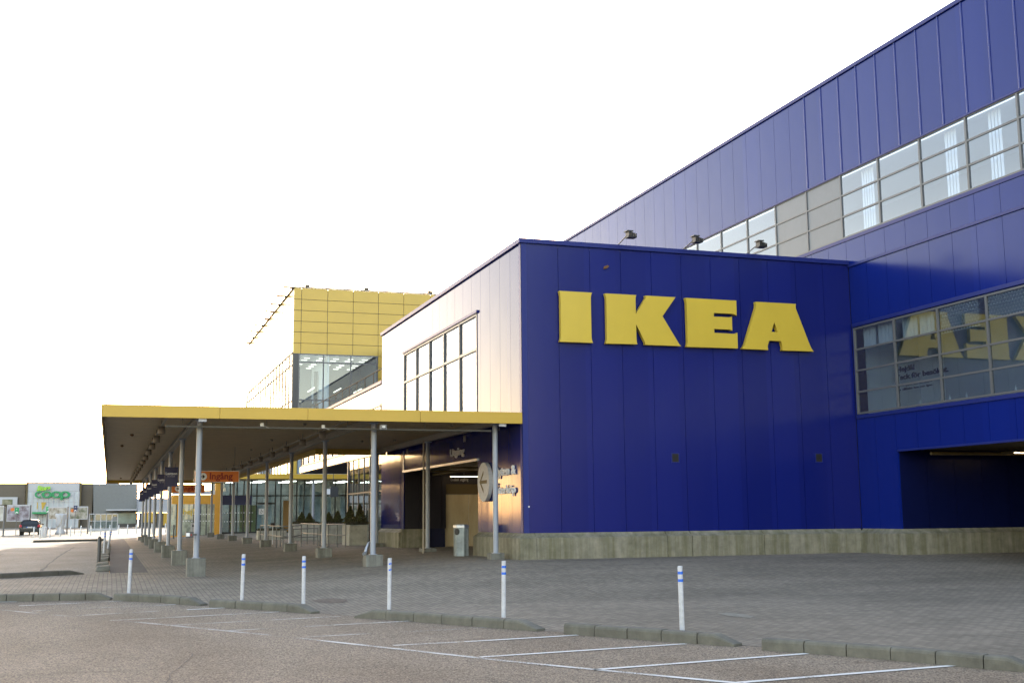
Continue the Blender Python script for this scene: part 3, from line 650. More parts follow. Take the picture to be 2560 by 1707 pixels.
def band(name, y0, y1, z0, z1, nrow, step, first, pane, roomd, grey=None):
    m_ = MB(); y = first
    while y > y0: m_.box(XR-.01, y-.035, z0, XR+.07, y+.035, z1); y -= step
    for r_ in range(nrow+1): z = z0+(z1-z0)*r_/nrow; m_.box(XR-.004, y0, z-.028, XR+.06, y1, z+.028)
    m_.box(XR-.012, first-.0, z0-.03, XR+.08, y1, z1+.03) if y1-first < .15 else None
    f = P(m_, name, m_grey)
    if grey:
        g = MB(); g.box(XR+.02, grey[0], z0, XR+.03, grey[1], z1); P(g, 'infill_panel', m_gpan, f)
        g = MB(); g.box(XR+.025, y0, z0, XR+.035, grey[0], z1); P(g, 'pane', pane, f)
        g = MB(); g.box(XR+.025, grey[1], z0, XR+.035, y1, z1); P(g, 'pane', pane, f)
    else:
        g = MB(); g.box(XR+.025, y0, z0, XR+.035, y1, z1); P(g, 'pane', pane, f)
    g = MB(); g.box(XR+.3, y0-.2, z0-.3, XR+roomd, y1+.2, z0-.25); P(g, 'room_floor', m_infloor, f)
    g = MB(); g.box(XR+roomd, y0-.2, z0-.3, XR+roomd+.1, y1+.2, z1+.35); g.box(XR+.21, y1+.2, z0-.3, XR+roomd, y1+.3, z1+.35); g.box(XR+.21, y0-.3, z0-.3, XR+roomd, y0-.2, z1+.35); g.box(XR+.21, y0-.2, z1+.3, XR+roomd, y1+.2, z1+.35); P(g, 'room_wall', m_inwall, f)
    if nrow == 3: g = MB(); g.box(XR+.25, y0, z1+.2, XR+.65, y1, z1+.24); P(g, 'ceiling_lamp', m_room, f)
    return f
ub = band('upper_window', 2, 46, UB0, UB1, 3, 2.0, 45.9, m_glass, 4.5, (31.86, 35.86))
lw = band('lower_window', 2, 31.6, LW0, LW1, 4, 2.0, 31.56, m_glassl, 2.6)
m_ = MB()
for a, b in ((30.6, 31.2), (26.7, 27.2), (24.9, 25.4), (22.6, 23.2)):
    k = 0
    y = a; m_ = MB()
    while y < b: m_.prism([(y, 0), (y+.05, .05), (y+.1, 0), (y+.05, .02)], lambda p, q: (XR+.35+q, p, UB0), lambda p, q: (XR+.35+q, p, UB1)); y += .13
    P(m_, 'blind', m_curt, ub)
m_ = MB()
for a, b in ((29.95, 30.7), (30.78, 31.45), (28.0, 28.7), (28.75, 29.5)):
    n = 14
    vs = []
    for i in range(n+1):
        y = a+(b-a)*i/n; x = XR+.25+.03*sin(i*1.9)
        vs += [(x, y, 6.32+.03*sin(i*.7)), (x, y, LW1)]
    m_.smooth = True; m_.add(vs, [(2*i, 2*i+2, 2*i+3, 2*i+1) for i in range(n)])
P(m_, 'curtain', m_curt, lw)
# stencilled window film: rows of round motifs
m_ = MB()
for (a, b) in ((25.9, 27.5), (24.0, 25.65), (21.8, 23.6)):
    r_ = 0; z = LW1-.07
    while z > 6.22 - (.05 if a > 25 else -.1):
        y = b-(.06 if r_ % 2 else .115)
        while y > a:
            # three-armed star between the motifs
            for t in (90, 210, 330):
                t = R(t); ex, ez = cos(t)*.062, sin(t)*.056; nx, nz = -sin(t)*.013, cos(t)*.013
                m_.add([(XR+.05, y+nx*2, z+nz*2), (XR+.05, y+ex, z+ez), (XR+.05, y-nx*2, z-nz*2)], [(0, 1, 2)])
            for k in range(8):
                t0, t1 = 2*pi*k/8, 2*pi*(k+.55)/8; ry, rz_ = .03, .026; cy, cz = y-.057, z+.015
                m_.add([(XR+.05, cy+cos(t0)*ry, cz+sin(t0)*rz_), (XR+.05, cy+cos(t1)*ry, cz+sin(t1)*rz_), (XR+.05, cy+cos(t1)*(ry+.012), cz+sin(t1)*(rz_+.012)), (XR+.05, cy+cos(t0)*(ry+.012), cz+sin(t0)*(rz_+.012))], [(0, 1, 2, 3)])
            y -= .115
        z -= .095; r_ += 1
P(m_, 'window_film', mat('white_window_film', (.95, .97, 1), .6), lw)
m_ink = mat('dark_grey_lettering', (.015, .015, .018), .6)
def stxt(name, body, size, m, parent, X, Y, Z, **k):
    return text(name, body, size, m, parent, T(X-store.location.x, Y-store.location.y, Z) @ SIDE, **k)
g = MB(); g.box(XR+1.3, 20, LW0, XR+1.35, 29.0, LW1-.3); P(g, 'display_panel', mat('grey_display_panel', (.42, .44, .46), .7), lw)
for body, pxl, pyb, pxr, hp in (('Hejdå!', 2241, 931, 2287, 13), ('Tack för besöket.', 2240, 951, 2373, 13), ('Vi hoppas att du snart', 2246, 967, 2330, 5), ('är tillbaka hos oss igen', 2246, 977, 2332, 5)):
    a, b, c = at(pxl, pyb, 0, XR+1.28), at(pxr, pyb, 0, XR+1.28), at(pxl, pyb-hp, 0, XR+1.28)
    o = text('lettering', body, (c.z-a.z)*1.35, m_ink, lw, SIDE, off=.008 if hp > 9 else .002)
    w0 = max(abs(v.co.y) for v in o.data.vertices); o.data.transform(T(XR+1.28-store.location.x, a.y-YW, a.z) @ Matrix.Diagonal((1, abs(b.y-a.y)/w0, 1, 1)))
g = MB()
for y in (28.9, 27.6, 26.9, 25.0): g.cyl((XR+.3, y, LW0+.02), (XR+.3, y, LW0+.14), .035, .03, n=10); g.cyl((XR+.3, y, LW0+.14), (XR+.3, y, LW0+.2), .012, n=8)
P(g, 'bottle', m_curt, lw)
# underpass at the right
m_ = MB(); panels(m_, 0, XR+.05, 60, 1.0, 29.7, ZP, 3.0, .04, -1, phase=.15); ua = P(m_, 'underpass_wall', cladding('shaded_blue_cladding', (.003, .006, .045), .35, 0, spec=.2, wob=.05))  # wall blue darkened, the shade under the building put into the colour
m_ = MB(); m_.box(XR+.05, 29.74, .3, 60, 29.9, 3.4); m_.box(42, 0, 0, 42.2, 29.7, 3.0); m_.box(XR+.06, 0, 0, 42, .2, 3.0); m_.box(XR+.06, .2, 0, XR+.2, 20.5, 3.0); P(m_, 'backing', m_dark, ua)  # side and near boxes are unseen, added to shut light out of the underpass
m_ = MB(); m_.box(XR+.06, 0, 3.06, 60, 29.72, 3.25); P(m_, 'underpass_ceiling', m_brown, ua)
m_ = MB(); m_.cyl((XR+.4, 28.7, 2.9), (40, 28.2, 2.9), .05, n=8); m_.cyl((25, 29.5, 2.93), (25, 15, 2.93), .04, n=8); m_.box(27, 0, 2.8, 27.2, 29.6, 3.06); P(m_, 'ceiling_pipe', m_brown, ua)
lp = thing('strip_lamp', 'lit strip lamp under the underpass ceiling at the right edge', 'lamp', tuple(at(2562, 1131, 2, 2.9)))
m_ = MB(); m_.box(-.35, -.04, -.02, 1.5, .04, 0); m_.build('tube', m_lamp, lp)
m_ = MB(); m_.box(-.4, -.06, 0, 1.55, .06, .05); m_.box(.1, -.01, .05, .12, .01, .16); m_.build('housing', m_grey, lp)

# ------------------------------------------------------------------ big letters
LT = dict(
 I=[[(12.14, 7.67), (13.17, 7.67), (13.14, 7.6), (13.125, 7.52), (13.125, 6.33), (13.14, 6.25), (13.17, 6.18), (12.13, 6.18), (12.16, 6.25), (12.175, 6.33), (12.175, 7.52), (12.16, 7.6)]],
 K=[[(13.58, 7.67), (14.59, 7.67), (14.565, 7.6), (14.56, 7.5), (14.56, 7.1), (14.905, 7.62), (14.88, 7.67), (15.88, 7.67), (15.43, 7.07), (15.9, 6.34), (15.95, 6.26), (16.02, 6.19), (14.83, 6.19), (14.845, 6.25), (14.56, 6.79), (14.56, 6.34), (14.57, 6.25), (14.59, 6.19), (13.57, 6.18), (13.6, 6.25), (13.615, 6.33), (13.62, 7.52), (13.6, 7.61)]],
 E=[[(16.21, 7.67), (17.94, 7.67), (17.935, 7.2), (17.87, 7.235), (17.78, 7.255), (17.16, 7.25), (17.15, 7.14), (17.69, 7.14), (17.77, 7.17), (17.765, 6.73), (17.69, 6.76), (17.15, 6.76), (17.15, 6.64), (17.8, 6.635), (17.87, 6.645), (17.94, 6.68), (17.935, 6.19), (16.2, 6.18), (16.23, 6.25), (16.245, 6.33), (16.245, 7.52), (16.23, 7.6)]],
 A=[[(18.61, 7.67), (20.04, 7.67), (20.025, 7.6), (20.03, 7.52), (20.47, 6.4), (20.53, 6.28), (20.6, 6.19), (19.48, 6.19), (19.5, 6.25), (19.5, 6.3), (19.455, 6.475), (19.04, 6.475), (18.975, 6.32), (18.975, 6.25), (18.99, 6.18), (18.08, 6.19), (18.15, 6.27), (18.2, 6.36), (18.62, 7.5), (18.63, 7.59)], [(19.24, 7.05), (19.35, 6.75), (19.13, 6.75)]])
sg = thing('store_sign', 'huge yellow capital letters mounted on the dark blue front wall', 'sign', (16, YW, 6.9))
for k_, lp_ in LT.items():
    shape('letter', [[(a-16, b-6.9) for a, b in l_] for l_ in lp_], .14, m_yel, sg, T(0, -.12, 0) @ FRONT)
# roof flood lamps
for i, (x, hx) in enumerate(((14.12, .33), (16.28, .47), (18.47, .5))):
    r = thing('flood_lamp', ['leftmost flood lamp on a slanting arm above the parapet', 'middle flood lamp on a slanting arm above the parapet', 'rightmost flood lamp, its arm rising before the window band'][i], 'flood lamp', (x, YW+.05, ZB), 0, 'flood lamps over the letters')
    q0 = at(*((1566, 590), (1732, 602), (1892, 614))[i], 1, YW-.55) - V((x, YW+.05, ZB))
    m_ = MB(); m_.tube([(0, .1, -.02), (q0.x, q0.y, q0.z)], .018, 8); m_.box(-.25, .05, -.01, .3, .14, .035); m_.build('arm', m_grey, r)
    ox, oy, oz = q0
    m_ = MB()
    for j in range(5): m_.box(ox-.01+j*.055, oy-.2, oz-.06, ox+.025+j*.055, oy+.04, oz+.11-.016*j)
    m_.box(ox-.03, oy-.2, oz-.075, ox+.25, oy+.05, oz-.05); m_.build('lamp_head', m_black, r)
    m_ = MB(); m_.box(ox-.06, oy-.2, oz+.105, ox+.14, oy+.05, oz+.135); m_.build('bracket', m_dgrey, r)
m_ = MB(); m_.prism([(0, 0), (.1, .02), (.17, .09), (.12, .12), (.02, .08)], lambda a, b: (a, -.06, b), lambda a, b: (a, .0, b)); o = m_.build('wall_fitting', m_rust); q_ = at(1508, 673, 1, YW); o.location = q_
tag(o, 'small rusty fitting on the blue wall above the letters', 'fitting')
for i, (px, lb) in enumerate(((1688, 'left louvred vent grille low on the blue front wall'), (2047, 'right louvred vent grille low on the blue front wall'))):
    q_ = at(px, 1144, 1, YW); r = thing('wall_vent', lb, 'vent', q_, 0, 'vent grilles in the front wall')
    m_ = MB(); m_.box(-.13, -.012, -.14, .13, -.002, .14); m_.build('frame', m_bluetrim, r)
    m_ = MB(); m_.box(-.105, -.0135, -.12, .105, -.0125, .12); m_.build('opening', m_black, r)
    m_ = MB()
    for j in range(6): m_.add([(-.1, -.014, -.1+j*.038), (.1, -.014, -.1+j*.038), (.1, -.03, -.085+j*.038), (-.1, -.03, -.085+j*.038)], [(0, 1, 2, 3)])
    m_.build('louvre', m_black, r)
m_ = MB(); m_.box(-.02, -.02, -.02, .02, 0, .02); o = m_.build('wall_label', m_wtext); o.location = at(1322, 1266, 1, YW); tag(o, 'tiny white tag on the blue wall near its left corner', 'tag')

# ------------------------------------------------------------------ canopy
CX0, CX1, CXN, CYN, CYF = -.27, X0-.02, 8.0, 49.3, 92.0
ZF0, ZF1, ZS = 3.8, 4.12, 4.04
cn = thing('entrance_canopy', 'long flat canopy with yellow fascia on slim steel columns', 'canopy', (0, YW, 0))
def C(mb, name, m, parent=cn, bevel=0):
    mb.v = [(a, b-YW, c) for a, b, c in mb.v]; return mb.build(name, m, parent, bevel)
m_ = MB()
edges = [0, 2.9, 5.2, 8.3, 11.3]
for a, b in zip(edges, edges[1:]): m_.box(CX0+a+(.004 if a else 0), YW-.04, ZF0, min(CX1, CX0+b-.004), YW, ZF1)
m_.box(CX0-.04, YW-.04, ZF0, CX0-.002, CYF, ZF1); m_.box(CX0, CYF, ZF0, CXN, CYF+.04, ZF1); m_.box(CXN, CYN, ZF0, CXN+.04, CYF, ZF1); m_.box(CXN+.04, CYN, ZF0, CX1, CYN+.04, ZF1)
C(m_, 'fascia', m_yfas, bevel=.004)
m_ = MB(); m_.box(CX0, YW, ZF1-.04, CX1, CYN, ZF1-.01); m_.box(CX0, CYN, ZF1-.04, CXN, CYF, ZF1-.01); C(m_, 'roof_deck', m_roof)
m_ = MB()   # ribbed soffit
y = YW+.01
while y < CYF-.1:
    x1 = CX1-.03 if y < CYN else CXN-.01
    m_.mi = 0; m_.box(CX0+.01, y, ZS, x1, y+.25, ZS+.03); m_.mi = 1; m_.box(CX0+.01, y+.25, ZS+.016, x1, y+.3, ZS+.03); y += .3
C(m_, 'soffit', [m_soff, m_brown])
for x in (2.2, 6.95, 10.6):
    yf = CYF if x < 8 else CYN
    m_ = MB(); m_.box(x-.09, YW+.02, 3.84, x+.09, yf-.02, 3.855); m_.box(x-.09, YW+.02, 4.02, x+.09, yf-.02, 4.035); m_.box(x-.02, YW+.02, 3.855, x+.02, yf-.02, 4.02); C(m_, 'beam', m_beam)
def column(x, y, z0=.19, fw=.24, label=None):
    g = zg(x, y)
    m_ = MB(); m_.lathe([(.075, z0-.01), (.075, 3.83)], (x, y, 0), 20); m_.box(x-.11, y-.11, 3.81, x+.11, y+.11, 3.84); m_.box(x-.1, y-.1, z0, x+.1, y+.1, z0+.015)
    m_.lathe([(.081, 2.3), (.081, 2.34)], (x, y, 0), 20)
    c = C(m_, 'column', m_col)
    f = MB(); f.box(x-fw, y-fw, g-.1, x+fw, y+fw, z0); C(f, 'footing', m_foot, c, bevel=.015)
for k in range(8): column(2.2, 32.7+8*k, .19 if k < 7 else .0)
for k in range(8): column(6.95, 32.7+8*k, .19)
column(10.45, 32.45, .17, .2); column(10.6, 40.7, .12, .25); column(10.5, 48.7, .15, .22)
m_ = MB()   # light beam ends on fascia (white caps)
for x in (2.2, 10.45): m_ = MB(); m_.box(x-.1, YW-.01+.05, 3.72, x+.1, YW+.1, 3.8); C(m_, 'beam_cap', m_white)

# lamps in rows, hanging from rails
dl = thing('drum_lamp', 'x', 'lamp')
m_ = MB(); m_.lathe([(0, .215), (.105, .215), (.105, 0), (.095, 0), (.095, .17), (0, .17)], n=18); m_.build('shade', m_beam, dl)
m_ = MB(); m_.cyl((0, 0, .2), (0, 0, .4), .012, n=6); m_.build('hanger', m_dgrey, dl)
rows = [(at(403.7, 1086, 1, 35.5).x, 35.5, 4, 14, 'left'), (at(806, 1100, 1, 36.5).x, 36.5, 4, 14, 'middle'), (at(1166, 1100, 1, 37.5).x, 37.5, 8, 2, 'right')]
firstl = True
for x, y0, st, n, nm in rows:
    for k in range(n):
        o = dl if firstl else clone(dl); firstl = False
        o.location = (x, y0+st*k, 3.64); o['group'] = 'drum lamps under the canopy'
        o['label'] = '%s round drum lamp from the front in the %s row under the canopy' % (ORD[k], nm)
    rr = MB(); rr.box(x-.03, 32.4, 3.85, x+.03, y0+st*(n-1)+1, 3.875)
    for k in range(int((y0+st*n-33)/4)): rr.cyl((x, 33.5+4*k, 3.87), (x, 33.5+4*k, 4.04), .008, n=6)
    o = rr.build('lamp_rail', m_beam); tag(o, 'thin lamp rail running along the %s row under the canopy' % nm, 'rail', 'lamp rails under the canopy')
tr = MB(); xa = rows[0][0]; xb = at(1227, 1078, 1, 32.3).x
zt = at(800, 1070, 1, 32.29).z
tr.box(xa-.03, 32.25, zt-.03, xb, 32.33, zt+.015)
for k in range(5): tr.cyl((xa+.4+k*2.2, 32.29, zt), (xa+.4+k*2.2, 32.29, 4.05), .008, n=6)
o = tr.build('cable_tray', mat('dull_tray_steel', (.1, .1, .095), .7)); tag(o, 'straight grey cable tray crossing behind the yellow fascia', 'cable tray')
for i, (px, py, lb) in enumerate(((655, 1061, 'left small square junction box over the cable tray'), (808, 1066, 'right small square junction box over the cable tray'))):
    q_ = at(px, py, 1, 32.2); m_ = MB(); m_.box(-.045, -.02, -.045, .045, .04, .045); m_.tube([(.04, 0, -.03), (.12, .02, -.06), (.18, .04, -.08)], .006, 6)
    o = m_.build('junction_box', m_curt, bevel=.005); o.location = q_; tag(o, lb, 'box', 'junction boxes at the cable tray')
q_ = at(958, 1068, 1, 32.0); r = thing('security_camera', 'boxy white camera hanging under the yellow fascia beside a column', 'camera', q_)
m_ = MB(); m_.box(-.085, -.08, -.06, .085, .1, .07); m_.build('housing', m_white, r, bevel=.01)
m_ = MB(); m_.box(-.07, -.085, -.05, .07, -.081, .05); m_.build('lens_window', m_black, r)
m_ = MB(); m_.box(-.05, -.088, -.02, .045, -.086, .045); m_.build('sensor_plate', m_curt, r)
for i, (px, py) in enumerate(((679, 1100), (628, 1124), (762, 1060), (905, 1103), (986, 1100), (1130, 1063), (305, 1114), (330, 1087), (302, 1195), (904, 1125))):
    q_ = at(px, py, 2, ZS-.03); m_ = MB(); m_.lathe([(0, .03), (.05, .03), (.06, .0), (.05, -.03), (.02, -.045), (0, -.047)], n=12)
    o = m_.build('soffit_lamp', m_rust if i > 5 else m_beam); o.location = q_
    tag(o, ['small round soffit fitting straight above the orange sign', 'small round soffit fitting left of the one above the orange sign', 'small round soffit fitting just behind the fascia between the junction boxes', 'small round soffit fitting left of the middle front column', 'small round soffit fitting right of the middle front column', 'small round soffit fitting near the wall corner behind the fascia', 'small round soffit fitting at the left edge, lower of the front pair', 'small round soffit fitting at the left edge, upper of the front pair', 'small round soffit fitting far back at the left edge', 'small round soffit fitting just above the middle lamp row'][i], 'ceiling fitting', 'round fittings in the soffit')

# ------------------------------------------------------------------ signs under the canopy
def ingang(x0, x1, z0, z1, Y, lb):
    r = thing('hanging_sign', lb, 'sign', ((x0+x1)/2, Y, z0), 0, 'orange entrance signs'); w_ = (x1-x0)/2; h_ = z1-z0
    m_ = MB(); m_.box(-w_, -.03, 0, w_, .03, h_); m_.build('board', m_orange, r)
    m_ = MB(); m_.box(-w_-.02, -.035, -.02, w_+.02, .035, 0); m_.box(-w_-.02, -.035, h_, w_+.02, .035, h_+.02); m_.box(-w_-.02, -.035, 0, -w_, .035, h_); m_.box(w_, -.035, 0, w_+.02, .035, h_); m_.build('rim', m_steel, r)
    m_ = MB(); m_.cyl((-w_+.32, -.036, h_/2), (-w_+.32, -.03, h_/2), h_*.36, n=24); m_.build('disc', m_curt, r)
    shape('arrow', [[(-.08, -.02), (.0, -.02), (-.03, -.06), (0, -.08), (.08, 0), (0, .08), (-.03, .06), (0, .02), (-.08, .02)]], .004, m_black, r, T(-w_+.32, -.039, h_/2) @ FRONT)
    text('lettering', 'Ingång', h_*.86, m_red, r, T(-w_+.56, -.034, h_*.26) @ FRONT, depth=.006, off=.008)
    m_ = MB()
    for s_ in (-1, 1): m_.cyl((s_*w_*.8, 0, h_), (s_*w_*.8, 0, ZS-z0), .008, n=6)
    m_.build('hanger', m_dgrey, r)
a_, b_ = at(486, 1204, 1, 48.2), at(597, 1178, 1, 48.2); ingang(a_.x, b_.x, a_.z, b_.z, 48.2, 'nearer orange hanging sign with dark red lettering and arrow disc')
a_, b_ = at(428, 1231, 1, 64.2), at(511, 1211.5, 1, 64.2); ingang(a_.x, b_.x, a_.z, b_.z, 64.2, 'farther orange hanging sign with dark red lettering, half hidden by columns')
for k in range(2, 9):
    y = 32.7+8*k if k < 8 else 91; 
    r = thing('loading_zone_sign', '%s navy blue hanging sign from the front in the left column row' % ORD[k-2], 'sign', (2.2, y-.12, 2.47), 0, 'navy loading zone signs on the columns')
    m_ = MB(); m_.box(-.22, -.015, 0, .29, .015, .76); m_.build('board', m_navy, r)
    m_ = MB(); m_.box(-.03, .015, .1, .03, .05, .13); m_.box(-.03, .015, .63, .03, .05, .66); m_.build('clamp', m_steel, r)
    text('lettering', 'Lastzon', .145, m_wtext, r, T(.035, -.017, .46) @ FRONT, depth=.003, align='CENTER', off=.002)
    if k < 5: text('lettering', 'Max 15 minuter', .045, m_wtext, r, T(.035, -.017, .38) @ FRONT, depth=.003, align='CENTER')
# arrow disc and raised letters on the side wall
XS = X0-.02
q_ = at(1217.3, 1204.3, 0, XS); hr = (at(1217.3, 1155.5, 0, XS).z-at(1217.3, 1253, 0, XS).z)/2
r = thing('arrow_disc_sign', 'round white light-box with a brown left arrow on the side wall', 'sign', q_)
m_ = MB(); m_.cyl((-.12, 0, 0), (0, 0, 0), hr, n=48); m_.build('box', m_white, r, bevel=.01)
s_ = hr/.58
shape('arrow', [[(-.36*s_, 0), (.03*s_, .33*s_), (.03*s_, .22*s_), (-.19*s_, .05*s_), (.37*s_, .05*s_), (.37*s_, -.05*s_), (-.19*s_, -.05*s_), (.03*s_, -.22*s_), (.03*s_, -.33*s_)]], .006, m_brown, r, T(-.125, 0, 0) @ SIDE)
def sletters(name, lb, body, pxl, pyb, pxr, pyt, m, depth=.035):
    a = at(pxl, pyb, 0, XS-depth); b = at(pxr, pyb, 0, XS-depth); hgt = at(pxl, pyt, 0, XS-depth).z-a.z; a.x = XS
    r = thing(name, lb, 'sign', a)
    o = text('lettering', body, hgt*1.35, m, r, T(-depth/2, 0, 0) @ SIDE, depth=depth, off=.004)
    w0 = max(abs(v.co.y) for v in o.data.vertices); o.data.transform(Matrix.Diagonal((1, abs(b.y-a.y)/w0, 1, 1)))
    return r
sletters('wall_lettering', 'raised white letters, upper line beside the arrow disc', 'Byten &', 1236, 1190, 1287, 1166, m_wtext)
sletters('wall_lettering', 'raised white letters, lower line beside the arrow disc', 'Återköp', 1236, 1235, 1287, 1213, m_wtext)
r = sletters('wall_lettering', 'raised grey letters on the wall above the recess opening', 'Utgång', 1124, 1141, 1159, 1122, m_white)
text('small_lettering', 'Endast utgång', .17, m_wtext, rc, T(13.0-store.location.x, 46.29-YW, 2.63) @ FRONT, depth=.004, sx=.8)
# downpipes
m_ = MB(); m_.tube([(0, 0, .72), (0, 0, 3.75)], .03, 8); m_.tube([(0, 0, .72), (0, 0, 0)], .035, 8)
o = m_.build('downpipe', m_beam); o.location = tuple(at(1059, 1200, 1, 38.6)); o.location.z = 0; tag(o, 'thin downpipe standing before the recess opening', 'downpipe')
m_ = MB(); m_.tube([(.1, .06, 3.8), (.1, .06, .6), (.02, .04, .5), (-.06, -.0, .38), (-.1, -.04, .24)], .045, 10); m_.tube([(-.1, -.04, .24), (-.16, -.1, .2)], .05, 10)
o = m_.build('rain_pipe', m_steel); o.location = (6.86, 32.85, 0); tag(o, 'grey rain pipe with elbow outlet behind the middle front column', 'downpipe')
r = thing('dispenser_box', 'small dark box strapped low on the left front column', 'box', at(474, 1336, 1, 32.5))
m_ = MB(); m_.box(-.1, -.06, -.08, .1, .06, .08); m_.build('case', m_dgrey, r, bevel=.008)
m_ = MB(); m_.box(-.09, -.063, -.04, .0, -.061, .05); m_.build('label_plate', m_wtext, r)
m_ = MB(); m_.box(.02, -.063, -.03, .06, -.061, .02); m_.build('red_mark', m_red, r)
m_ = MB(); m_.box(.1, .0, -.02, .19, .04, .02); m_.build('strap', m_dgrey, r)
# litter bin
r = thing('litter_bin', 'six-sided grey litter bin by the concrete plinth', 'bin', (10.38, 35.75, zg(10.38, 35.75)), R(8))
def hexa(rad, z0, z1, mb): mb.prism([(rad*cos(R(60*k+30)), rad*sin(R(60*k+30))) for k in range(6)], lambda a, b: (a, b, z0), lambda a, b: (a, b, z1))
m_ = MB(); hexa(.235, 0, .86, m_); m_.build('body', concrete('bin_metal', (.3, .34, .36), 0, True), r, bevel=.01)
m_ = MB(); hexa(.25, .86, .95, m_); hexa(.2, .95, .97, m_); m_.build('lid', m_steel, r, bevel=.008)
m_ = MB(); a_ = R(210); c_ = V((cos(a_)*.205, sin(a_)*.205, .76)); m_.cyl(c_, c_+V((cos(a_)*.03, sin(a_)*.03, 0)), .085, n=16); m_.cyl(c_+V((0, 0, -.03)), c_+V((cos(a_)*.028, sin(a_)*.028, -.03)), .085, n=16); m_.build('opening', m_black, r)

# ------------------------------------------------------------------ planters, conifers
m_leaf = mat('conifer_green', (.1, .11, .03), .8, col2=(.08, .065, .02), vscale=5)
m_leaf2 = mat('hedge_green', (.035, .045, .018), .8, col2=(.07, .05, .02), vscale=8)
m_bark = mat('bark', (.06, .04, .025), .9)
def leaves(mb, c, h, r0, n, kind='cone'):
    for i in range(n):
        if kind == 'cone':
            t = random.random()**1.3; rr = r0*(1-t)*(1+.18*sin(t*23+random.random())) * sqrt(random.uniform(.35, 1)); a = random.uniform(0, 2*pi)
            p = V((rr*cos(a), rr*sin(a), t*h))
        else:
            p = V((random.uniform(-r0[0], r0[0]), random.uniform(-r0[1], r0[1]), random.uniform(0, h)*random.uniform(.5, 1)))
        d = V((random.gauss(0, 1), random.gauss(0, 1), random.gauss(.8, .7))).normalized(); s_ = random.uniform(.022, .05)
        e = d.orthogonal().normalized()*s_*.45; p = p+V(c)
        mb.add([p-e, p+d*s_*1.6, p+e], [(0, 1, 2)])
def planter(x, y, lb, w_=.8, d_=1.7, h_=.86, cones=((-.15, .3), (.18, -.25)), ch=.62):
    z = zg(x, y)
    r = thing('planter', lb, 'planter', (x, y, z), 0, 'concrete planters by the entrance')
    m_ = MB(); m_.box(-w_/2, -d_/2, .0, w_/2, d_/2, h_); m_.box(-w_/2-.01, -d_/2-.01, h_, w_/2+.01, d_/2+.01, h_+.03); m_.build('box', m_plant, r, bevel=.015)
    m_ = MB(); leaves(m_, (0, 0, h_), .16, (w_/2, d_/2), 2200, 'bed'); m_.build('ground_cover', m_leaf2, r)
    for i, (a, b) in enumerate(cones):
        t = thing('conifer', '%s small clipped conifer growing in the %s' % ('left' if i == 0 else 'right', lb), 'conifer', (x+a, y+b, z+h_+.02), 0, 'clipped conifers in planters')
        m_ = MB(); leaves(m_, (0, 0, .03), ch*random.uniform(.85, 1.1), .36, 3400); m_.build('crown', m_leaf, t)
        m_ = MB(); m_.cyl((0, 0, -.05), (0, 0, ch*.6), .025, .01, n=8); m_.build('trunk', m_bark, t)
planter(10.27, 52.2, 'nearest concrete planter, left of the middle front column', ch=.85)
planter(10.15, 57.0, 'middle concrete planter behind the handrails'); planter(10.1, 65.2, 'farthest concrete planter by the glazed front', w_=1.4)
planter(8.9, 70.0, 'low wide planter seen beyond the left handrail', w_=1.6, d_=1.0, h_=.5, cones=(), )
# handrails
m_rail = mat('handrail_steel', (.13, .135, .14), .45, metal=.5)
def rail(pts, lb, h=.95, mid=.5, m=m_rail):
    z = lambda p: zg(*p)
    r = thing('handrail', lb, 'handrail', (pts[0][0], pts[0][1], z(pts[0])), 0, 'tubular handrails by the entrance'); bx, by, bz = r.location
    for p in pts:
        m_ = MB(); m_.cyl((p[0]-bx, p[1]-by, z(p)-bz), (p[0]-bx, p[1]-by, z(p)+h-bz), .025, n=10); m_.cyl((p[0]-bx, p[1]-by, z(p)-bz), (p[0]-bx, p[1]-by, z(p)+.02-bz), .06, n=12); m_.build('post', m, r)
    for hh in (h, mid):
        m_ = MB(); m_.tube([(p[0]-bx, p[1]-by, z(p)+hh-bz) for p in pts], .024, 8); m_.build('bar', m, r)
rail([(7.22, 61.1), (7.35, 59.0), (7.2, 54.8), (7.25, 53.05), (7.6, 52.6), (8.2, 54.0)], 'left curved tubular handrail beside the middle columns')
rail([(9.06, 59.8), (8.98, 57.3), (8.99, 55.4), (8.98, 53.65), (9.0, 51.6), (9.16, 50.4), (9.37, 49.55)], 'right tubular handrail in front of the planters')
rail([(7.45, 55.3), (8.0, 55.0), (8.9, 53.75)], 'low grey barrier between the two handrails', .78, .4)
r = thing('ashtray_post', 'thin post with dark bowl beside the left handrail', 'ashtray', (7.75, 60.5, zg(7.75, 60.5)))
m_ = MB(); m_.cyl((0, 0, 0), (0, 0, .95), .02, n=8); m_.build('post', m_steel, r)
m_ = MB(); m_.lathe([(0, .9), (.1, .93), (.12, 1.05), (.1, 1.06), (0, 1.02)], n=14); m_.build('bowl', m_black, r)

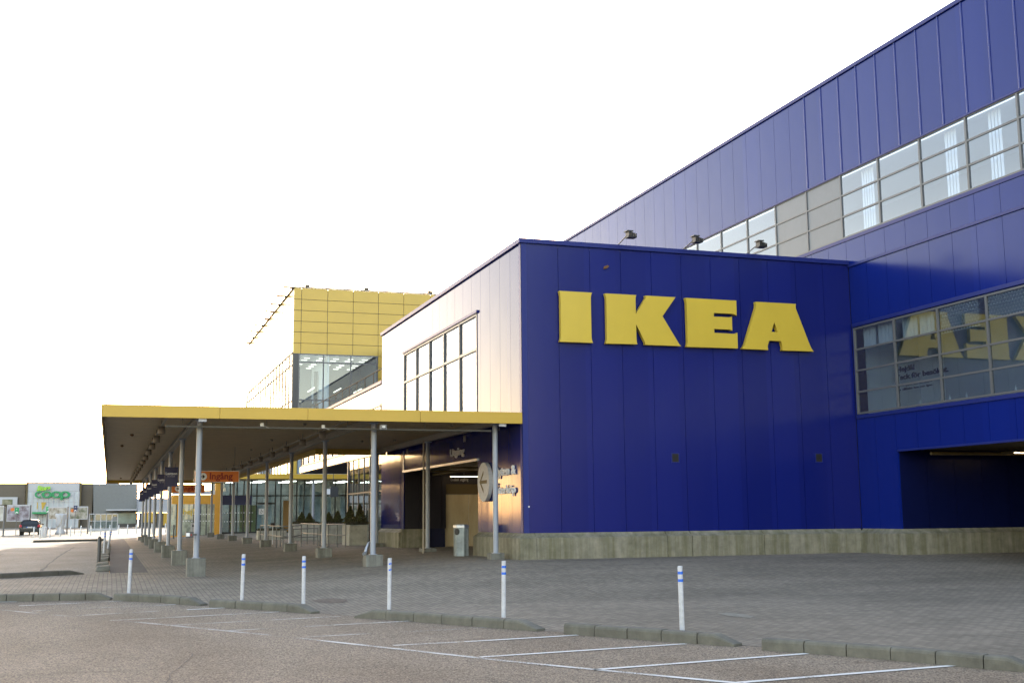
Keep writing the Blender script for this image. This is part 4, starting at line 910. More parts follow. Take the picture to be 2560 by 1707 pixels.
# ------------------------------------------------------------------ yellow tower, entrance hall, portal
XT, YT, ZT = 14.09, 99.0, 20.5
tw = thing('yellow_tower', 'tall yellow-panelled tower with glazed corner, the sun at its roof', 'building', (XT, YT, 0))
def W_(mb, name, m, parent=tw, bevel=0):
    mb.v = [(a-XT, b-YT, c) for a, b, c in mb.v]; return mb.build(name, m, parent, bevel)
m_ = MB(); zc = [14.86, 15.75, 16.7, 17.62, 18.55, 19.5, 20.5]; xc = [XT, 14.72, 16.95, 19.15, 21.35, 23.6, 26, 28.5, 31, 34, 40]
for a, b in zip(xc, xc[1:]):
    for c, d in zip(zc, zc[1:]): m_.box(a+.02, YT, c+.02, b-.02, YT+.1, d-.02)
xr_ = [21.35, 23.6, 26, 28.5, 31, 34, 40]
for a, b in zip(xr_, xr_[1:]):
    for k in range(6): m_.box(a+.02, YT, 9+k*.977+.02, b-.02, YT+.1, 9+(k+1)*.977-.02)
m_.box(XT, YT, 8.9, 40, YT+.1, 9.95); m_.box(XT+.1, YT-.02, 4.8, 14.55, YT+.1, 8.9); m_.box(19.0, YT-.02, 4.8, 19.35, YT+.1, 8.9); m_.box(19.35, YT, 4.8, 40, YT+.1, 8.9)
W_(m_, 'front_wall', m_ypan)
m_ = MB()
for k in range(7):
    a = YT+k*5.0
    for c, d in zip([15.0]+zc[1:], zc[1:]): m_.box(XT, a+.02, c+.02, XT+.1, a+5-.02, d-.02)
W_(m_, 'side_cladding', m_ypan)
m_ = MB(); m_.box(XT+.08, YT+.08, 14.8, 40, 134, 20.4); m_.box(XT-.03, YT-.03, ZT, 40, YT+.3, ZT+.1); m_.box(XT-.03, YT+.3, ZT, XT+.3, 134, ZT+.1); W_(m_, 'core', m_dgrey)
m_ = MB(); m_.box(XT, YT+.02, 4.8, 14.56, YT+.3, 14.86); m_.box(XT, YT, 14.8, 21.4, YT+.06, 14.88); W_(m_, 'corner_post', m_dgrey)
m_ = MB()
for x in (14.6, 16.66, 19.0, 21.27): m_.box(x-.05, YT-.02, 9.95, x+.05, YT+.1, 14.86)
for z in (9.98, 10.95, 14.15, 14.83): m_.box(14.56, YT-.015, z-.05, 21.3, YT+.08, z+.05)
fw_ = W_(m_, 'front_window', m_grey)
m_ = MB(); m_.box(14.6, YT+.04, 9.95, 21.3, YT+.06, 14.85); W_(m_, 'pane', m_glassd, fw_)
m_ = MB(); m_.box(14.6, YT+9, 9.9, 30, YT+9.2, 14.86); m_.box(14.6, YT+.3, 9.85, 30, YT+9, 9.95); m_.box(21.6, YT+.3, 9.95, 21.8, YT+9, 14.8); W_(m_, 'interior', mat('hall_interior', (.16, .19, .24), .8), fw_)
m_ = MB()
for i in range(5):
    for j in range(6): x = 15.2+i*1.25; m_.box(x, YT+1+j*1.4, 14.62, x+.45, YT+1.2+j*1.4, 14.66)
for x in (18.5, 20.3, 16.2): m_.box(x, YT+2, 12.2, x+.08, YT+5.5, 12.26)
W_(m_, 'ceiling_lamp', m_lampc, fw_)
m_ = MB(); m_.box(15, YT+3, 10.0, 16.2, YT+4, 11.2); m_.box(17.5, YT+4, 10, 20.5, YT+5, 11.0); m_.box(16.7, YT+5, 10, 17, YT+5.3, 14); m_.prism([(14.6, 10), (21.3, 12.9), (21.3, 13.2), (14.6, 10.3)], lambda a, b: (a, YT+6, b), lambda a, b: (a, YT+6.2, b)); W_(m_, 'furnishing', mat('hall_furnishing', (.07, .08, .1), .7), fw_)
m_ = MB()
for k in range(9): x = 14.6+k*.55; m_.box(x-.03, YT-.01, 4.8, x+.03, YT+.08, 8.9)
lwn = W_(m_, 'lower_window', m_dgrey)
m_ = MB(); m_.box(14.56, YT+.04, 4.8, 19.0, YT+.05, 8.9); W_(m_, 'pane', m_glass, lwn)
m_ = MB(); m_.box(14.56, YT+4, 4.8, 19.0, YT+4.1, 8.9); m_.box(14.5, YT+.2, 4.75, 19, YT+4, 4.8); W_(m_, 'interior', m_inwall, lwn)
m_ = MB(); n = 17
for k in range(n): y = YT+.3+k*2.05; m_.box(XT-.03, y-.05, 4.8, XT+.1, y+.05, 15.0)
for z in (4.85, 10.9, 13.95, 14.97): m_.box(XT-.02, YT+.3, z-.04, XT+.08, 133.8, z+.04)
sg_ = W_(m_, 'side_glazing', m_matte)
m_ = MB(); m_.box(XT+.02, YT+.3, 4.8, XT+.04, 133.8, 15.0); W_(m_, 'pane', m_glass, sg_)
m_ = MB(); m_.box(XT+3, YT+.3, 4.8, XT+3.1, 134, 15); m_.box(XT, 133.8, 4.8, XT+3, 134, 15); m_.box(XT+.1, YT+.3, 4.7, XT+3, 134, 4.8); W_(m_, 'interior_wall', m_inwall, sg_)
m_ = MB(); xo, zo = XT-.85, ZT+.02
m_.box(xo-.05, YT, zo-.03, xo+.05, 134, zo+.03)
for k in range(9): y = YT+.1+k*4.2; m_.box(xo, y-.13, zo-.07, XT+.1, y+.13, zo+.04); m_.box(XT-.4, y-.07, zo-.12, XT+.1, y+.07, zo-.05)
m_.box(XT-.1, YT, zo-.1, XT-.04, 134, zo+.0)
W_(m_, 'roof_outrigger', mat('dark_lattice_steel', (.09, .07, .045), .9, spec=.1))
m_ = MB()
for x in (15.2, 20.3, 26): m_.cyl((x, YT+.3, ZT), (x, YT+.3, ZT+.55), .05, n=8); m_.box(x-.15, YT+.2, ZT+.1, x+.25, YT+.4, ZT+.35)
m_.cyl((14.0, YT+.3, ZT+.55), (28, YT+.3, ZT+.5), .02, n=6); W_(m_, 'roof_wire', m_matte)
m_ = MB(); m_.box(19, 134.2, 0, 60, 183, 19.6); o = m_.build('rear_hall', m_roof); tag(o, 'flat-roofed warehouse hall behind the yellow tower', 'building')
# entrance hall
hl = thing('entrance_hall', 'glazed entrance hall under a second yellow fascia, dark inside', 'building', (8.4, YT, 0))
def H_(mb, name, m, parent=hl, bevel=0):
    mb.v = [(a-8.4, b-YT, c) for a, b, c in mb.v]; return mb.build(name, m, parent, bevel)
fy = 92.5; fx0 = at(560, 1196, 1, fy).x; zf0 = at(700, 1196.5, 1, fy).z; zf1 = at(700, 1184.3, 1, fy).z
m_ = MB(); m_.box(fx0, fy, zf0, 34, fy+.1, zf1); m_.box(fx0, fy+.1, zf0, fx0+.1, YT, zf1); H_(m_, 'fascia', m_yfas)
m_ = MB(); m_.box(fx0+.1, fy+.1, zf0+.05, 34, YT+.5, zf1-.05); H_(m_, 'roof_slab', m_soff)
m_ = MB()
xs_ = [8.5, 9.2, 9.75, 10.3, 10.9, 11.35, 12.85, 13.3, 14.0, 14.6, 15.2, 16.0, 16.9, 17.8, 18.7, 19.6, 20.5, 22, 24, 26]
for x in xs_: m_.box(x-.05, YT-.02, -.2, x+.05, YT+.06, 4.5)
m_.box(8.4, YT-.015, 2.95, 26, YT+.05, 3.05); m_.box(8.4, YT-.03, -.25, 14.6, YT+.05, .1); hg = H_(m_, 'glazing_frame', m_black)
m_ = MB(); m_.box(8.45, YT+.02, 0, 26, YT+.03, 4.4); H_(m_, 'pane', m_glassd, hg)
m_ = MB(); m_.box(8.5, YT-.05, 2.27, 10.95, YT-.03, 3.0); H_(m_, 'header_panel', m_navy)
m_ = MB(); m_.box(8.45, YT+8, -.2, 26, YT+8.2, 4.5); m_.box(8.4, YT+.1, -.3, 26, YT+8, -.2); m_.box(26, YT, -.2, 26.1, YT+8, 4.5); H_(m_, 'interior_wall', mat('entrance_interior', (.26, .26, .23), .8, var=.3, vscale=.7))
m_ = MB()
for x, w__ in ((10.1, .6), (10.9, .5), (9.3, .35)): m_.box(x, YT+1.0, .1, x+w__, YT+1.05, 2.25)
H_(m_, 'yellow_screen', m_olive)
m_ = MB()
for i_ in range(7):
    for j_ in range(3): m_.box(9+i_*2.4, YT+.8+j_*2.2, 4.2, 9.9+i_*2.4, YT+1.0+j_*2.2, 4.25)
H_(m_, 'ceiling_lamp', mat('entrance_lamp', (.9, .9, .9), .5, emit=(1, .95, .75), es=4))
m_ = MB()
for z in (1.6, .9):
    for k in range(12): m_.box(8.55+k*.22, YT-.032, z, 8.63+k*.22, YT-.026, z+.07)
H_(m_, 'glass_marker', m_curt)
m_ = MB(); 
for x, w__, z0_, z1_ in ((11.5, .35, .1, 2.2), (12.0, .3, .3, 2.8), (12.35, .3, .4, 3.1), (15.3, .5, .8, 3.9), (16.2, .5, .6, 3.3), (14.9, .3, 1.6, 3.9), (17.3, .3, .5, 3.6), (18.4, .6, .3, 3.2)): m_.box(x, YT+.8, z0_, x+w__, YT+.85, z1_)
H_(m_, 'pale_display', mat('pale_display', (.7, .8, .78), .6, var=.35, vscale=1.3))
m_ = MB(); m_.box(13.5, YT-.02, .0, 13.95, YT-.0, 2.6); H_(m_, 'brown_panel', mat('brown_panel', (.24, .14, .04), .6))
m_ = MB(); m_.box(11.3, YT-.03, .0, 11.36, YT+.05, 2.35); m_.box(12.8, YT-.03, 0, 12.86, YT+.05, 2.35); m_.box(11.3, YT-.035, 2.3, 12.86, YT+.05, 2.45); H_(m_, 'door_frame', m_black)
m_ = MB(); a_ = at(653.5, 1278, 1, YT-.06); m_.box(a_.x-.22, YT-.06, a_.z-.24, a_.x+.22, YT-.05, a_.z+.24); ds = H_(m_, 'access_sign', m_curt)
sx_, sz_ = a_.x-8.4, a_.z
shape('access_symbol', [[(-.03, .12), (.01, .12), (.01, .03), (.09, .03), (.12, -.08), (.15, -.07), (.11, .06), (.01, .06), (-.03, .0)], [(-.04, .0), (-.1, -.06), (-.06, -.14), (.04, -.14), (.08, -.07), (.05, -.06), (.02, -.11), (-.04, -.11), (-.07, -.06), (-.02, -.02)], [(-.03, .15), (.0, .18), (.03, .15), (0, .13)]], .004, m_black, ds, T(sx_, -.064, sz_) @ FRONT)
m_ = MB(); xc_ = at(783, 1250, 1, 93.2).x; m_.cyl((xc_, 93.2, zg(xc_, 93)), (xc_, 93.2, zf0+.05), .11, n=16); m_.box(xc_-.4, 93, zf0-.03, xc_+.4, 93.4, zf0+.03); H_(m_, 'column', m_col)
q_ = at(833, 1230, 1, 88); r = thing('hanging_screen', 'dark box-shaped screen hanging before the glazed entrance', 'screen', q_)
m_ = MB(); m_.box(-.25, -.15, -.35, .35, .15, .42); m_.build('case', m_dgrey, r)
m_ = MB(); m_.box(-.55, -.14, -.15, -.25, -.1, .25); m_.build('pale_panel', m_curt, r)
m_ = MB(); m_.cyl((0, 0, .42), (0, 0, 1.6), .03, n=8); m_.build('hanger', m_dgrey, r)
# orange portal
YP = 97.5; zp = -.24
pt = thing('entrance_portal', 'orange revolving-door portal with glass doors at the end of the canopy', 'portal', (6.2, YP, zp))
def Q_(mb, name, m, parent=pt, bevel=0):
    mb.v = [(a-6.2, b-YP, c-zp) for a, b, c in mb.v]; return mb.build(name, m, parent, bevel)
xa_, xb_, xc_, xd_ = at(428, 1300, 1, YP).x, at(446, 1300, 1, YP).x, at(536, 1300, 1, YP).x, at(550, 1300, 1, YP).x
zh0, zh1, zh2 = at(490, 1259.5, 1, YP).z, at(490, 1236, 1, YP).z, at(545, 1208, 1, YP).z
m_ = MB(); m_.box(xa_, YP, zh0, xc_, YP+.4, zh1); m_.box(xc_, YP-.05, zp, xd_, YP+.45, zh2); m_.box(xb_-.12, YP, zp, xb_, YP+.3, zh0); m_.box(xa_, YP-.03, zp, xc_, YP+.3, zp+.12); Q_(m_, 'frame', m_ora2)
m_ = MB(); m_.box(xa_, YP+.1, zp, xc_, YP+.12, zh0); Q_(m_, 'pane', m_glassc)
m_ = MB()
for px in (441, 484, 501, 516, 530): x = at(px, 1300, 1, YP).x; m_.box(x-.04, YP+.02, zp, x+.04, YP+.14, zh0)
Q_(m_, 'mullion', m_dgrey)
a_ = at(457, 1285, 1, YP-.03); text('lettering', 'hej!', .62, m_yel, pt, T(a_.x-6.2, -.03, a_.z-zp) @ FRONT, depth=.01, off=.012)
m_ = MB()
for z in (at(490, 1286, 1, YP).z, at(490, 1303, 1, YP).z):
    for k in range(14): x = xb_+.1+k*.22; m_.box(x, YP-.012, z, x+.09, YP-.006, z+.07)
Q_(m_, 'glass_marker', m_curt)
m_ = MB(); m_.box(xa_, YP+3, zp, xc_+.2, YP+3.1, zh1); Q_(m_, 'rear_screen', mat('pale_screen', (.55, .55, .45), .6, var=.4, vscale=1.6))
m_ = MB(); m_.box(xa_, YP+.05, zh1+.02, xc_, YP+.35, zh1+.35); Q_(m_, 'upper_beam', m_white)
r = thing('ticket_post', 'white upright console before the orange portal', 'console', at(483, 1333, 1, 92)); r.location.z = zg(r.location.x, 92)
m_ = MB(); m_.box(-.17, -.1, 0, .17, .1, 1.05); m_.build('cabinet', m_white, r, bevel=.02)
m_ = MB(); m_.box(-.1, -.104, .78, .02, -.101, .9); m_.build('slot', m_black, r)
q_ = at(434, 1335, 1, 91); m_ = MB(); m_.lathe([(.055, 0), (.055, .95), (.03, 1.0), (0, 1.0)], n=14); o = m_.build('bollard', m_dgrey); o.location = (q_.x, 91, zg(q_.x, 91)); tag(o, 'dark slim bollard left of the orange portal glass', 'bollard')

# ------------------------------------------------------------------ supermarket across the lot
YC = 200.0
def c1(x, y): return (x/5.6, 1150+y/5.6)
def bx(mb, px0, px1, py0, py1, Y, d, toground=False):
    a, b = at(px0, py1, 1, Y), at(px1, py0, 1, Y)
    mb.box(a.x, Y, -.1 if toground else a.z, b.x, Y+d, b.z)
m_bclad = mat('brown_cladding', (.12, .1, .075), .6, var=.05)
m_gclad = mat('grey_cladding', (.19, .2, .2), .6, var=.05)
sm = thing('supermarket', 'long low supermarket with brown walls and white framed glass entrance', 'building', (0, YC, 0))
def M_(mb, name, m, parent=sm): 
    mb.v = [(a, b-YC, c) for a, b, c in mb.v]; return mb.build(name, m, parent)
m_ = MB(); bx(m_, -400, 64.5, 1208, 1330, YC, 30, True); bx(m_, 200, 233, 1208, 1330, YC, 30, True); M_(m_, 'brown_wall', m_bclad)
m_ = MB()
for k in range(14):
    bx(m_, 233, 344, 1209+k*5.6+.15, 1209+(k+1)*5.6-.25, YC-2, 30, k == 13)
bx(m_, 234, 343, 1210, 1290, YC-1.95, 29.9, True)
M_(m_, 'grey_wall', m_gclad)
m_ = MB(); bx(m_, 66, 199, 1206.2, 1228, YC-1, 8); M_(m_, 'white_fascia', m_white)
m_ = MB(); bx(m_, 64.5, 66, 1205.5, 1330, YC-1.1, 8, True); bx(m_, 199, 200.3, 1205.5, 1330, YC-1.1, 8, True); bx(m_, 64.5, 200.3, 1205, 1206.2, YC-1.1, 8); M_(m_, 'brown_frame', m_brown)
m_ = MB(); bx(m_, 66, 199, 1228, 1330, YC-.9, .1, True); M_(m_, 'glass_front', mat('pale_glass_front', (.4, .45, .5), .25, var=.25, vscale=.25))
m_ = MB()
for px in (67, 79, 92, 105, 118, 131, 144, 157, 170, 183, 196): bx(m_, px-.5, px+.5, 1228, 1330, YC-1, .2, True)
bx(m_, 66, 199, 1254, 1255, YC-1, .2); M_(m_, 'mullion', m_white)
m_ = MB(); bx(m_, 92, 95, 1255, 1272, YC-1.02, .02); a, b, c = at(103, 1255, 1, YC-1.05), at(116, 1255, 1, YC-1.05), at(105, 1276, 1, YC-1.05); m_.add([tuple(a), tuple(b), tuple(c)], [(0, 1, 2)]); M_(m_, 'yellow_poster', m_yfas)
m_ = MB(); bx(m_, 80, 120, 1279, 1284, YC-3, 2); M_(m_, 'green_canopy', m_green)
m_ = MB(); bx(m_, 265, 342, 1272, 1276, YC-5, 3); M_(m_, 'entrance_roof', m_white)
m_ = MB(); bx(m_, 294, 340, 1282, 1310, YC-2.2, .1, False); M_(m_, 'side_glazing', mat('green_glass_front', (.22, .3, .29), .2, var=.35, vscale=.3))
m_ = MB(); bx(m_, 294, 342, 1308, 1316, YC-2.6, .3, True); bx(m_, 341, 344, 1282, 1316, YC-2.6, .3, True); M_(m_, 'dark_base', m_dgrey)
# supermarket lettering
sgn = thing('supermarket_sign', 'bright green script word above bold rounded green letters', 'sign', (0, YC-1.4, 0))
a = at(91.5, 1226, 1, YC-1.4); b = at(127, 1212, 1, YC-1.4)
o = text('lettering', 'Stora', (b.z-a.z)*1.15, m_lgreen, sgn, T(a.x, 0, a.z) @ Matrix.Rotation(-R(4), 4, 'Y') @ FRONT, depth=.2, off=.05, shear=.35, sx=1)
w0 = max(v.co.x for v in o.data.vertices)-a.x
o.data.transform(T(a.x, 0, 0) @ Matrix.Diagonal(((b.x-a.x)/w0, 1, 1, 1)) @ T(-a.x, 0, 0))
def ring(cx, cy, ro, ry, ri, riy, a0=0, a1=360, n=28):
    outer = [(cx+ro*cos(R(a0+(a1-a0)*k/n)), cy+ry*sin(R(a0+(a1-a0)*k/n))) for k in range(n+1)]
    inner = [(cx+ri*cos(R(a0+(a1-a0)*k/n)), cy+riy*sin(R(a0+(a1-a0)*k/n))) for k in range(n+1)]
    if a1-a0 >= 360: return [outer[:-1], inner[:-1]]
    return [outer+inner[::-1]]
def cpt(x, y): q = at(*c1(x, y), 1, YC-1.4); return q.x, q.z
sc_ = abs(cpt(100, 0)[0]-cpt(0, 0)[0])/100
for j, (cx, a0, a1) in enumerate(((548, 55, 305), (655, 0, 360), (790, 0, 360), (912, 0, 360))):
    x_, z_ = cpt(cx, 480)
    shape('letter', ring(x_, z_, (64 if j else 62)*sc_+ (12*sc_ if j else 0), 52*sc_, 36*sc_, 30*sc_, a0, a1), .3, m_cgreen, sgn, FRONT @ T(0, 0, -.02*j))
x_, z_ = cpt(866, 480); shape('letter_stem', [[(x_-20*sc_, z_), (x_+20*sc_, z_-20*sc_), (x_+18*sc_, z_-82*sc_), (x_-20*sc_, z_-82*sc_)]], .3, m_cgreen, sgn, FRONT @ T(0, 0, .1))
a, b = at(0, 1261, 1, YC-.5), at(44, 1242, 1, YC-.5)
r = thing('wall_billboard', 'white wall billboard with leafy picture on the brown wall', 'billboard', (a.x, YC-.5, a.z))
m_ = MB(); m_.box(-6, 0, 0, b.x-a.x, .3, b.z-a.z); m_.build('board', m_white, r)
m_ = MB(); m_.box(.3, -.05, 0, (b.x-a.x)*.72, 0, (b.z-a.z)*.7); m_.build('picture', mat('leafy_print', (.3, .28, .2), .6, col2=(.05, .08, .02), vscale=1.3), r)
# grey tower block far behind, pale warehouse to the right
m_ = MB(); bx(m_, 259, 300, 1164, 1330, 230, 20, True); o = m_.build('grey_tower_block', m_gclad); tag(o, 'grey block rising behind the long canopy\'s left edge', 'building')
wh = thing('pale_warehouse', 'pale corrugated building with yellow panels seen between the canopy columns', 'building', (0, 185, 0))
def Z_(mb, name, m): mb.v = [(a, b-185, c) for a, b, c in mb.v]; return mb.build(name, m, wh)
m_ = MB()
for k in range(9): bx(m_, 346, 560, 1244+k*4+.3, 1244+(k+1)*4-.3, 185, 20)
bx(m_, 347, 559, 1246, 1279, 185.1, 19); Z_(m_, 'corrugated_wall', mat('pale_corrugation', (.42, .45, .52), .5))
m_ = MB(); bx(m_, 346, 560, 1273, 1280, 184.6, .5); Z_(m_, 'white_band', m_white)
m_ = MB(); bx(m_, 346, 560, 1280, 1330, 184.9, .3, True); Z_(m_, 'dark_base', m_dgrey)
m_ = MB(); bx(m_, 358, 391, 1281, 1305, 184.4, .3); Z_(m_, 'yellow_panel', m_yfas)
m_ = MB(); bx(m_, 408, 418, 1283, 1312, 184.4, .3); Z_(m_, 'yellow_panel', m_yfas)
m_ = MB(); bx(m_, 392, 398, 1281, 1316, 184.4, .3); Z_(m_, 'door', m_grey)
# glazed cart shelter
r = thing('cart_shelter', 'long clear-sided cart shelter in front of the grey wall', 'shelter', (at(223, 1300, 1, 150).x, 150, zg(-2, 150)))
w_ = at(294, 1300, 1, 150).x-at(223, 1300, 1, 150).x; h_ = at(250, 1283, 1, 150).z-zg(-2, 150)
m_ = MB()
for k in range(6): m_.box(k*w_/5-.04, -.04, 0, k*w_/5+.04, .04, h_)
m_.box(-.05, -.04, h_-.1, w_+.05, 3, h_); m_.box(0, -.03, .0, w_, .03, .25); m_.box(0, -.03, h_*.55, w_, .03, h_*.55+.06); m_.build('frame', m_white, r)
m_ = MB(); m_.box(0, -.01, .2, w_, .01, h_-.1); m_.build('pane', m_glassc, r)
m_ = MB(); m_.box(0, 2.9, .2, w_, 2.92, h_-.1); m_.build('rear_pane', m_glassc, r)
m_ = MB(); m_.cyl((w_*.9, -.08, h_*.7), (w_*.9, -.05, h_*.7), .26, n=20); m_.build('round_sign', m_gclad, r)

# banners on masts
m_prints = [mat('print_grey_floral', (.42, .42, .48), .6, col2=(.12, .08, .09), vscale=2.2), mat('print_interior', (.55, .53, .48), .6, col2=(.2, .16, .1), vscale=3), mat('print_garden', (.5, .46, .42), .6, col2=(.08, .1, .04), vscale=1.6), mat('print_pale', (.6, .6, .58), .6, col2=(.3, .28, .22), vscale=1)]
def banner(px0, px1, py0, py1, Y, mi, lb, disc=None):
    a, b = at(px0, py1, 1, Y), at(px1, py0, 1, Y)
    r = thing('banner', lb, 'banner', (a.x, Y, a.z), 0, 'printed banners between masts'); W2, H2_ = b.x-a.x, b.z-a.z
    m_ = MB(); m_.box(0, -.03, 0, W2, .03, .06); m_.box(0, -.03, H2_-.12, W2, .03, H2_); m_.box(0, -.03, .06, .05, .03, H2_-.12); m_.box(W2-.05, -.03, .06, W2, .03, H2_-.12); m_.build('frame', m_white, r)
    m_ = MB(); m_.box(.05, -.01, .06, W2-.05, .01, H2_-.12); m_.build('print', m_prints[mi], r)
    if disc: m_ = MB(); m_.cyl((W2*disc[0], -.03, H2_*disc[1]), (W2*disc[0], -.015, H2_*disc[1]), .17, n=16); m_.build('orange_disc', m_orange, r)
banner(-40, 10, 1263, 1302, 124, 3, 'pale banner cut by the left edge of the photo')
banner(16, 75, 1261, 1303, 124, 0, 'grey banner with orange disc above the parked car', (.24, .72))
banner(120, 168.5, 1266, 1298, 126, 1, 'banner with room picture behind the wrapped white bundle')
banner(173, 220, 1265, 1298, 126, 2, 'banner with garden picture and orange disc, rightmost', (.16, .68))
for px, py0, y, lb in ((11.6, 1266, 120.5, 'first mast from the left beside the car'), (77, 1262, 124, 'second mast from the left, behind the car roof'), (118.5, 1280, 130, 'third mast from the left, beside the green sign'), (170, 1266, 126.5, 'fourth mast from the left between two banners'), (221.5, 1266, 127, 'rightmost mast at the edge of the garden banner')):
    b = at(px, py0, 1, y); m_ = MB(); m_.cyl((0, 0, 0), (0, 0, b.z-zg(b.x, y)), .075, n=10); m_.cyl((0, 0, 0), (0, 0, .03), .16, n=12); o = m_.build('mast', m_grey); o.location = (b.x, y, zg(b.x, y)); tag(o, 'grey ' + lb, 'mast', 'banner masts')
def psign(px0, px1, py0, py1, Y, m, lb):
    a, b = at(px0, py1, 1, Y), at(px1, py0, 1, Y); cx = (a.x+b.x)/2; g = zg(cx, Y); w2 = (b.x-a.x)/2; h = b.z-a.z; z = a.z-g
    r = thing('parking_sign', lb, 'sign', (cx, Y, g), 0, 'parking signs with a car symbol')
    m_ = MB(); m_.cyl((0, .03, 0), (0, .03, z+h*.9), .03, n=8); m_.build('pole', m_grey, r)
    m_ = MB(); m_.box(-w2, -.02, z, w2, 0, z+h); m_.build('plate', m, r)
    s = w2/.25
    shape('car_symbol', [[(-.17*s, .06*s), (-.17*s, .16*s), (-.1*s, .18*s), (-.06*s, .26*s), (.06*s, .26*s), (.1*s, .18*s), (.17*s, .16*s), (.17*s, .06*s), (.1*s, .06*s), (.1*s, .1*s), (-.1*s, .1*s), (-.1*s, .06*s)]], .01, m_wtext, r, T(0, -.03, z) @ FRONT)
    text('lettering', 'P', h*.3, m_wtext, r, T(-w2*.35, -.03, z+h*.6) @ FRONT, depth=.01)
psign(36.6, 47.8, 1268, 1283.5, 121.5, m_green, 'left green parking sign on a pole, in front of the grey banner')
psign(115, 126, 1266, 1281.5, 128, m_green, 'right green parking sign beside the supermarket entrance')
psign(183.6, 193.8, 1263, 1278.6, 125.5, m_navy, 'blue parking sign on a pole before the garden banner')
# wrapped bundle
r = MB(); rs = [(0, .02), (.5, .02), (.46, .25), (.3, .5), (.3, .7), (.42, .95), (.4, 1.25), (.46, 1.6), (.5, 1.95), (.42, 2.03), (0, 2.05)]
n = 26; vs = []
for rad, z in rs:
    for k in range(n):
        a = 2*pi*k/n; q = rad*(1+.1*sin(3*a+z*5)+.06*sin(7*a+z*11)+random.uniform(-.03, .03)); vs.append((q*cos(a), q*sin(a)*.8, z))
r.smooth = True; r.add(vs, [(i*n+k, i*n+(k+1) % n, (i+1)*n+(k+1) % n, (i+1)*n+k) for i in range(len(rs)-1) for k in range(n)])
bd = thing('wrapped_bundle', 'tall lumpy white bundle wrapped in sheet and tied with cord', 'bundle', (-4.55, 125, zg(-4.5, 125)))
r.build('sheet', m_white, bd)
m_ = MB(); m_.tube([(.42*cos(t*pi/10), .36*sin(t*pi/10), .72+.1*sin(t)) for t in range(21)], .015, 6); m_.tube([(-.1, -.38, 1.9), (.12, -.42, 1.3), (.0, -.3, .75)], .015, 6); m_.tube([(.3, -.35, 1.9), (.1, -.42, 1.3), (-.2, -.3, .8)], .015, 6); m_.build('cord', m_wood, bd)

# ------------------------------------------------------------------ parked car, rear towards us
m_car = mat('black_car_paint', (.012, .012, .013), .15, spec=.6)
m_tyre = mat('tyre_rubber', (.02, .02, .02), .8)
m_cglass = mat('car_glass', (.015, .018, .02), .05, spec=.8)
cr = thing('parked_car', 'black estate car parked with its rear towards us', 'car', (-7.25, 123.3, -.245), 0)
prof = [(0, .32), (-.02, .6), (0, .88), (.1, .98), (.32, 1.36), (.55, 1.46), (1.2, 1.5), (2.0, 1.48), (2.5, 1.4), (3.3, 1.0), (4.2, .88), (4.5, .7), (4.55, .35)]
W0 = [.78, .9, .93, .93, .93]
vs = []; m_ = MB(); m_.smooth = True
secs = []
for y, z in prof: secs.append((y, z))
def halfw(z): return .93 if z < .9 else .93-(z-.9)*.42
rings = []
for (y, z) in prof:
    hw = halfw(z); zb_ = .28; e = .75 if y < .05 or y > 4.45 else 1
    rg = [(-.80*e, y, zb_), (-.92*e, y, .42), (-.93*e, y, min(.88, z)), (-hw*e, y, z-.04 if z > .9 else z), (-hw*e*.85, y, z+.0), (0, y, z+.02), (hw*e*.85, y, z), (hw*e, y, z-.04 if z > .9 else z), (.93*e, y, min(.88, z)), (.92*e, y, .42), (.80*e, y, zb_)]
    rings.append(rg)
q = len(rings[0]); vs = [p for g_ in rings for p in g_]
m_.add(vs, [(i*q+k, i*q+(k+1) % q, (i+1)*q+(k+1) % q, (i+1)*q+k) for i in range(len(rings)-1) for k in range(q)]+[list(range(q)), list(range(len(vs)-q, len(vs)))[::-1]])
m_.build('body', m_car, cr)
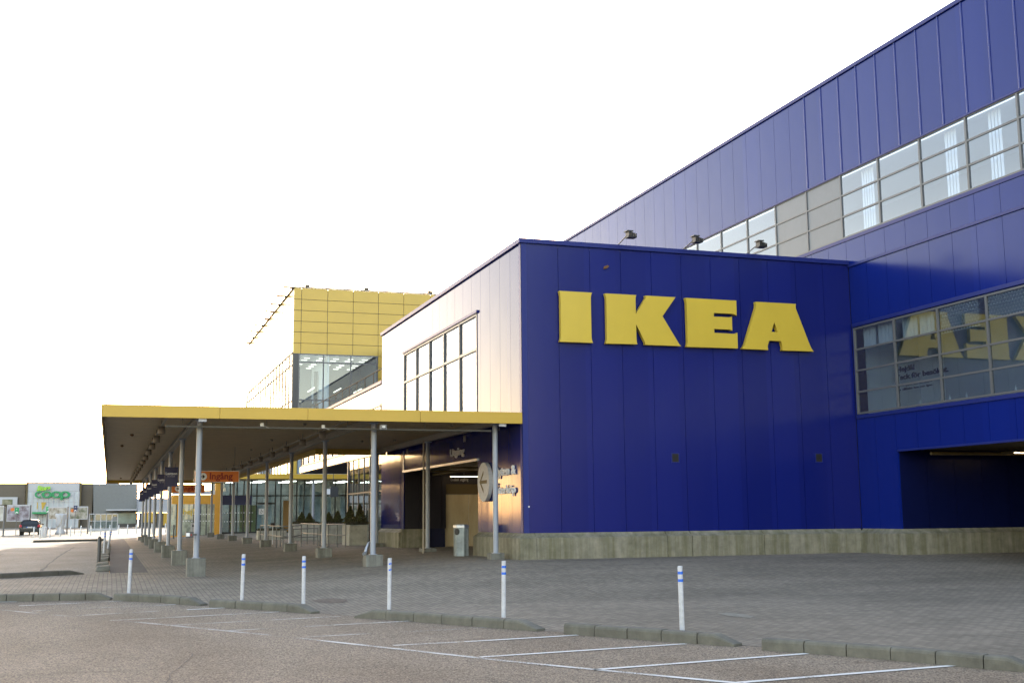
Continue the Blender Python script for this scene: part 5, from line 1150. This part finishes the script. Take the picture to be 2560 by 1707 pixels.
m_ = MB(); m_.add([(-.68, .115, 1.03), (.68, .115, 1.03), (.56, .29, 1.34), (-.56, .29, 1.34)], [(0, 1, 2, 3)]); m_.build('rear_window', m_cglass, cr)
for s_ in (-1, 1):
    m_ = MB(); m_.add([(s_*.935, .5, .98), (s_*.935, 3.0, .98), (s_*.78, 2.5, 1.38), (s_*.76, .75, 1.4)], [(0, 1, 2, 3)]); m_.build('side_window', m_cglass, cr)
    m_ = MB(); m_.add([(s_*.93, .02, .78), (s_*.7, -.03, .78), (s_*.72, .05, 1.0), (s_*.86, .1, 1.02), (s_*.94, .2, .95), (s_*.94, .2, .8)], [(0, 1, 2, 3), (0, 3, 4, 5)]); m_.build('tail_lamp', mat('red_tail_lamp', (.4, .01, .01), .2), cr)
    m_ = MB(); m_.box(s_*.95, 2.75, .95, s_*1.12, 2.9, 1.08); m_.build('mirror', m_car, cr)
    for y in (.85, 3.6):
        wl = MB(); wl.cyl((s_*.7, y, .32), (s_*.92, y, .32), .32, n=20); ww = wl.build('wheel', m_tyre, cr)
        wl = MB(); wl.cyl((s_*.905, y, .32), (s_*.935, y, .32), .2, n=14); wl.build('rim', m_steel, ww)
m_ = MB(); m_.box(-.26, -.055, .7, .26, -.03, .82); pl = m_.build('licence_plate', m_white, cr)
m_ = MB(); m_.box(-.26, -.058, .7, -.2, -.056, .82); m_.build('blue_strip', m_bstripe, pl)
m_ = MB(); m_.box(-.9, -.06, .34, .9, .06, .62); m_.build('bumper', m_black, cr, bevel=.04)
# bird
m_ = MB(); m_.add([(0, 0, 0), (.12, .05, .03), (.28, .02, .1), (.1, -.05, .02), (-.12, .05, .04), (-.28, .03, .08), (-.1, -.05, .02), (0, .18, 0), (0, -.16, .0)], [(0, 1, 2, 3), (0, 6, 5, 4), (0, 7, 1), (0, 4, 7), (0, 3, 8), (0, 8, 6)])
o = m_.build('bird', m_dgrey); o.location = at(178, 632, 1, 120); tag(o, 'tiny dark bird flying in the white sky at left', 'bird')
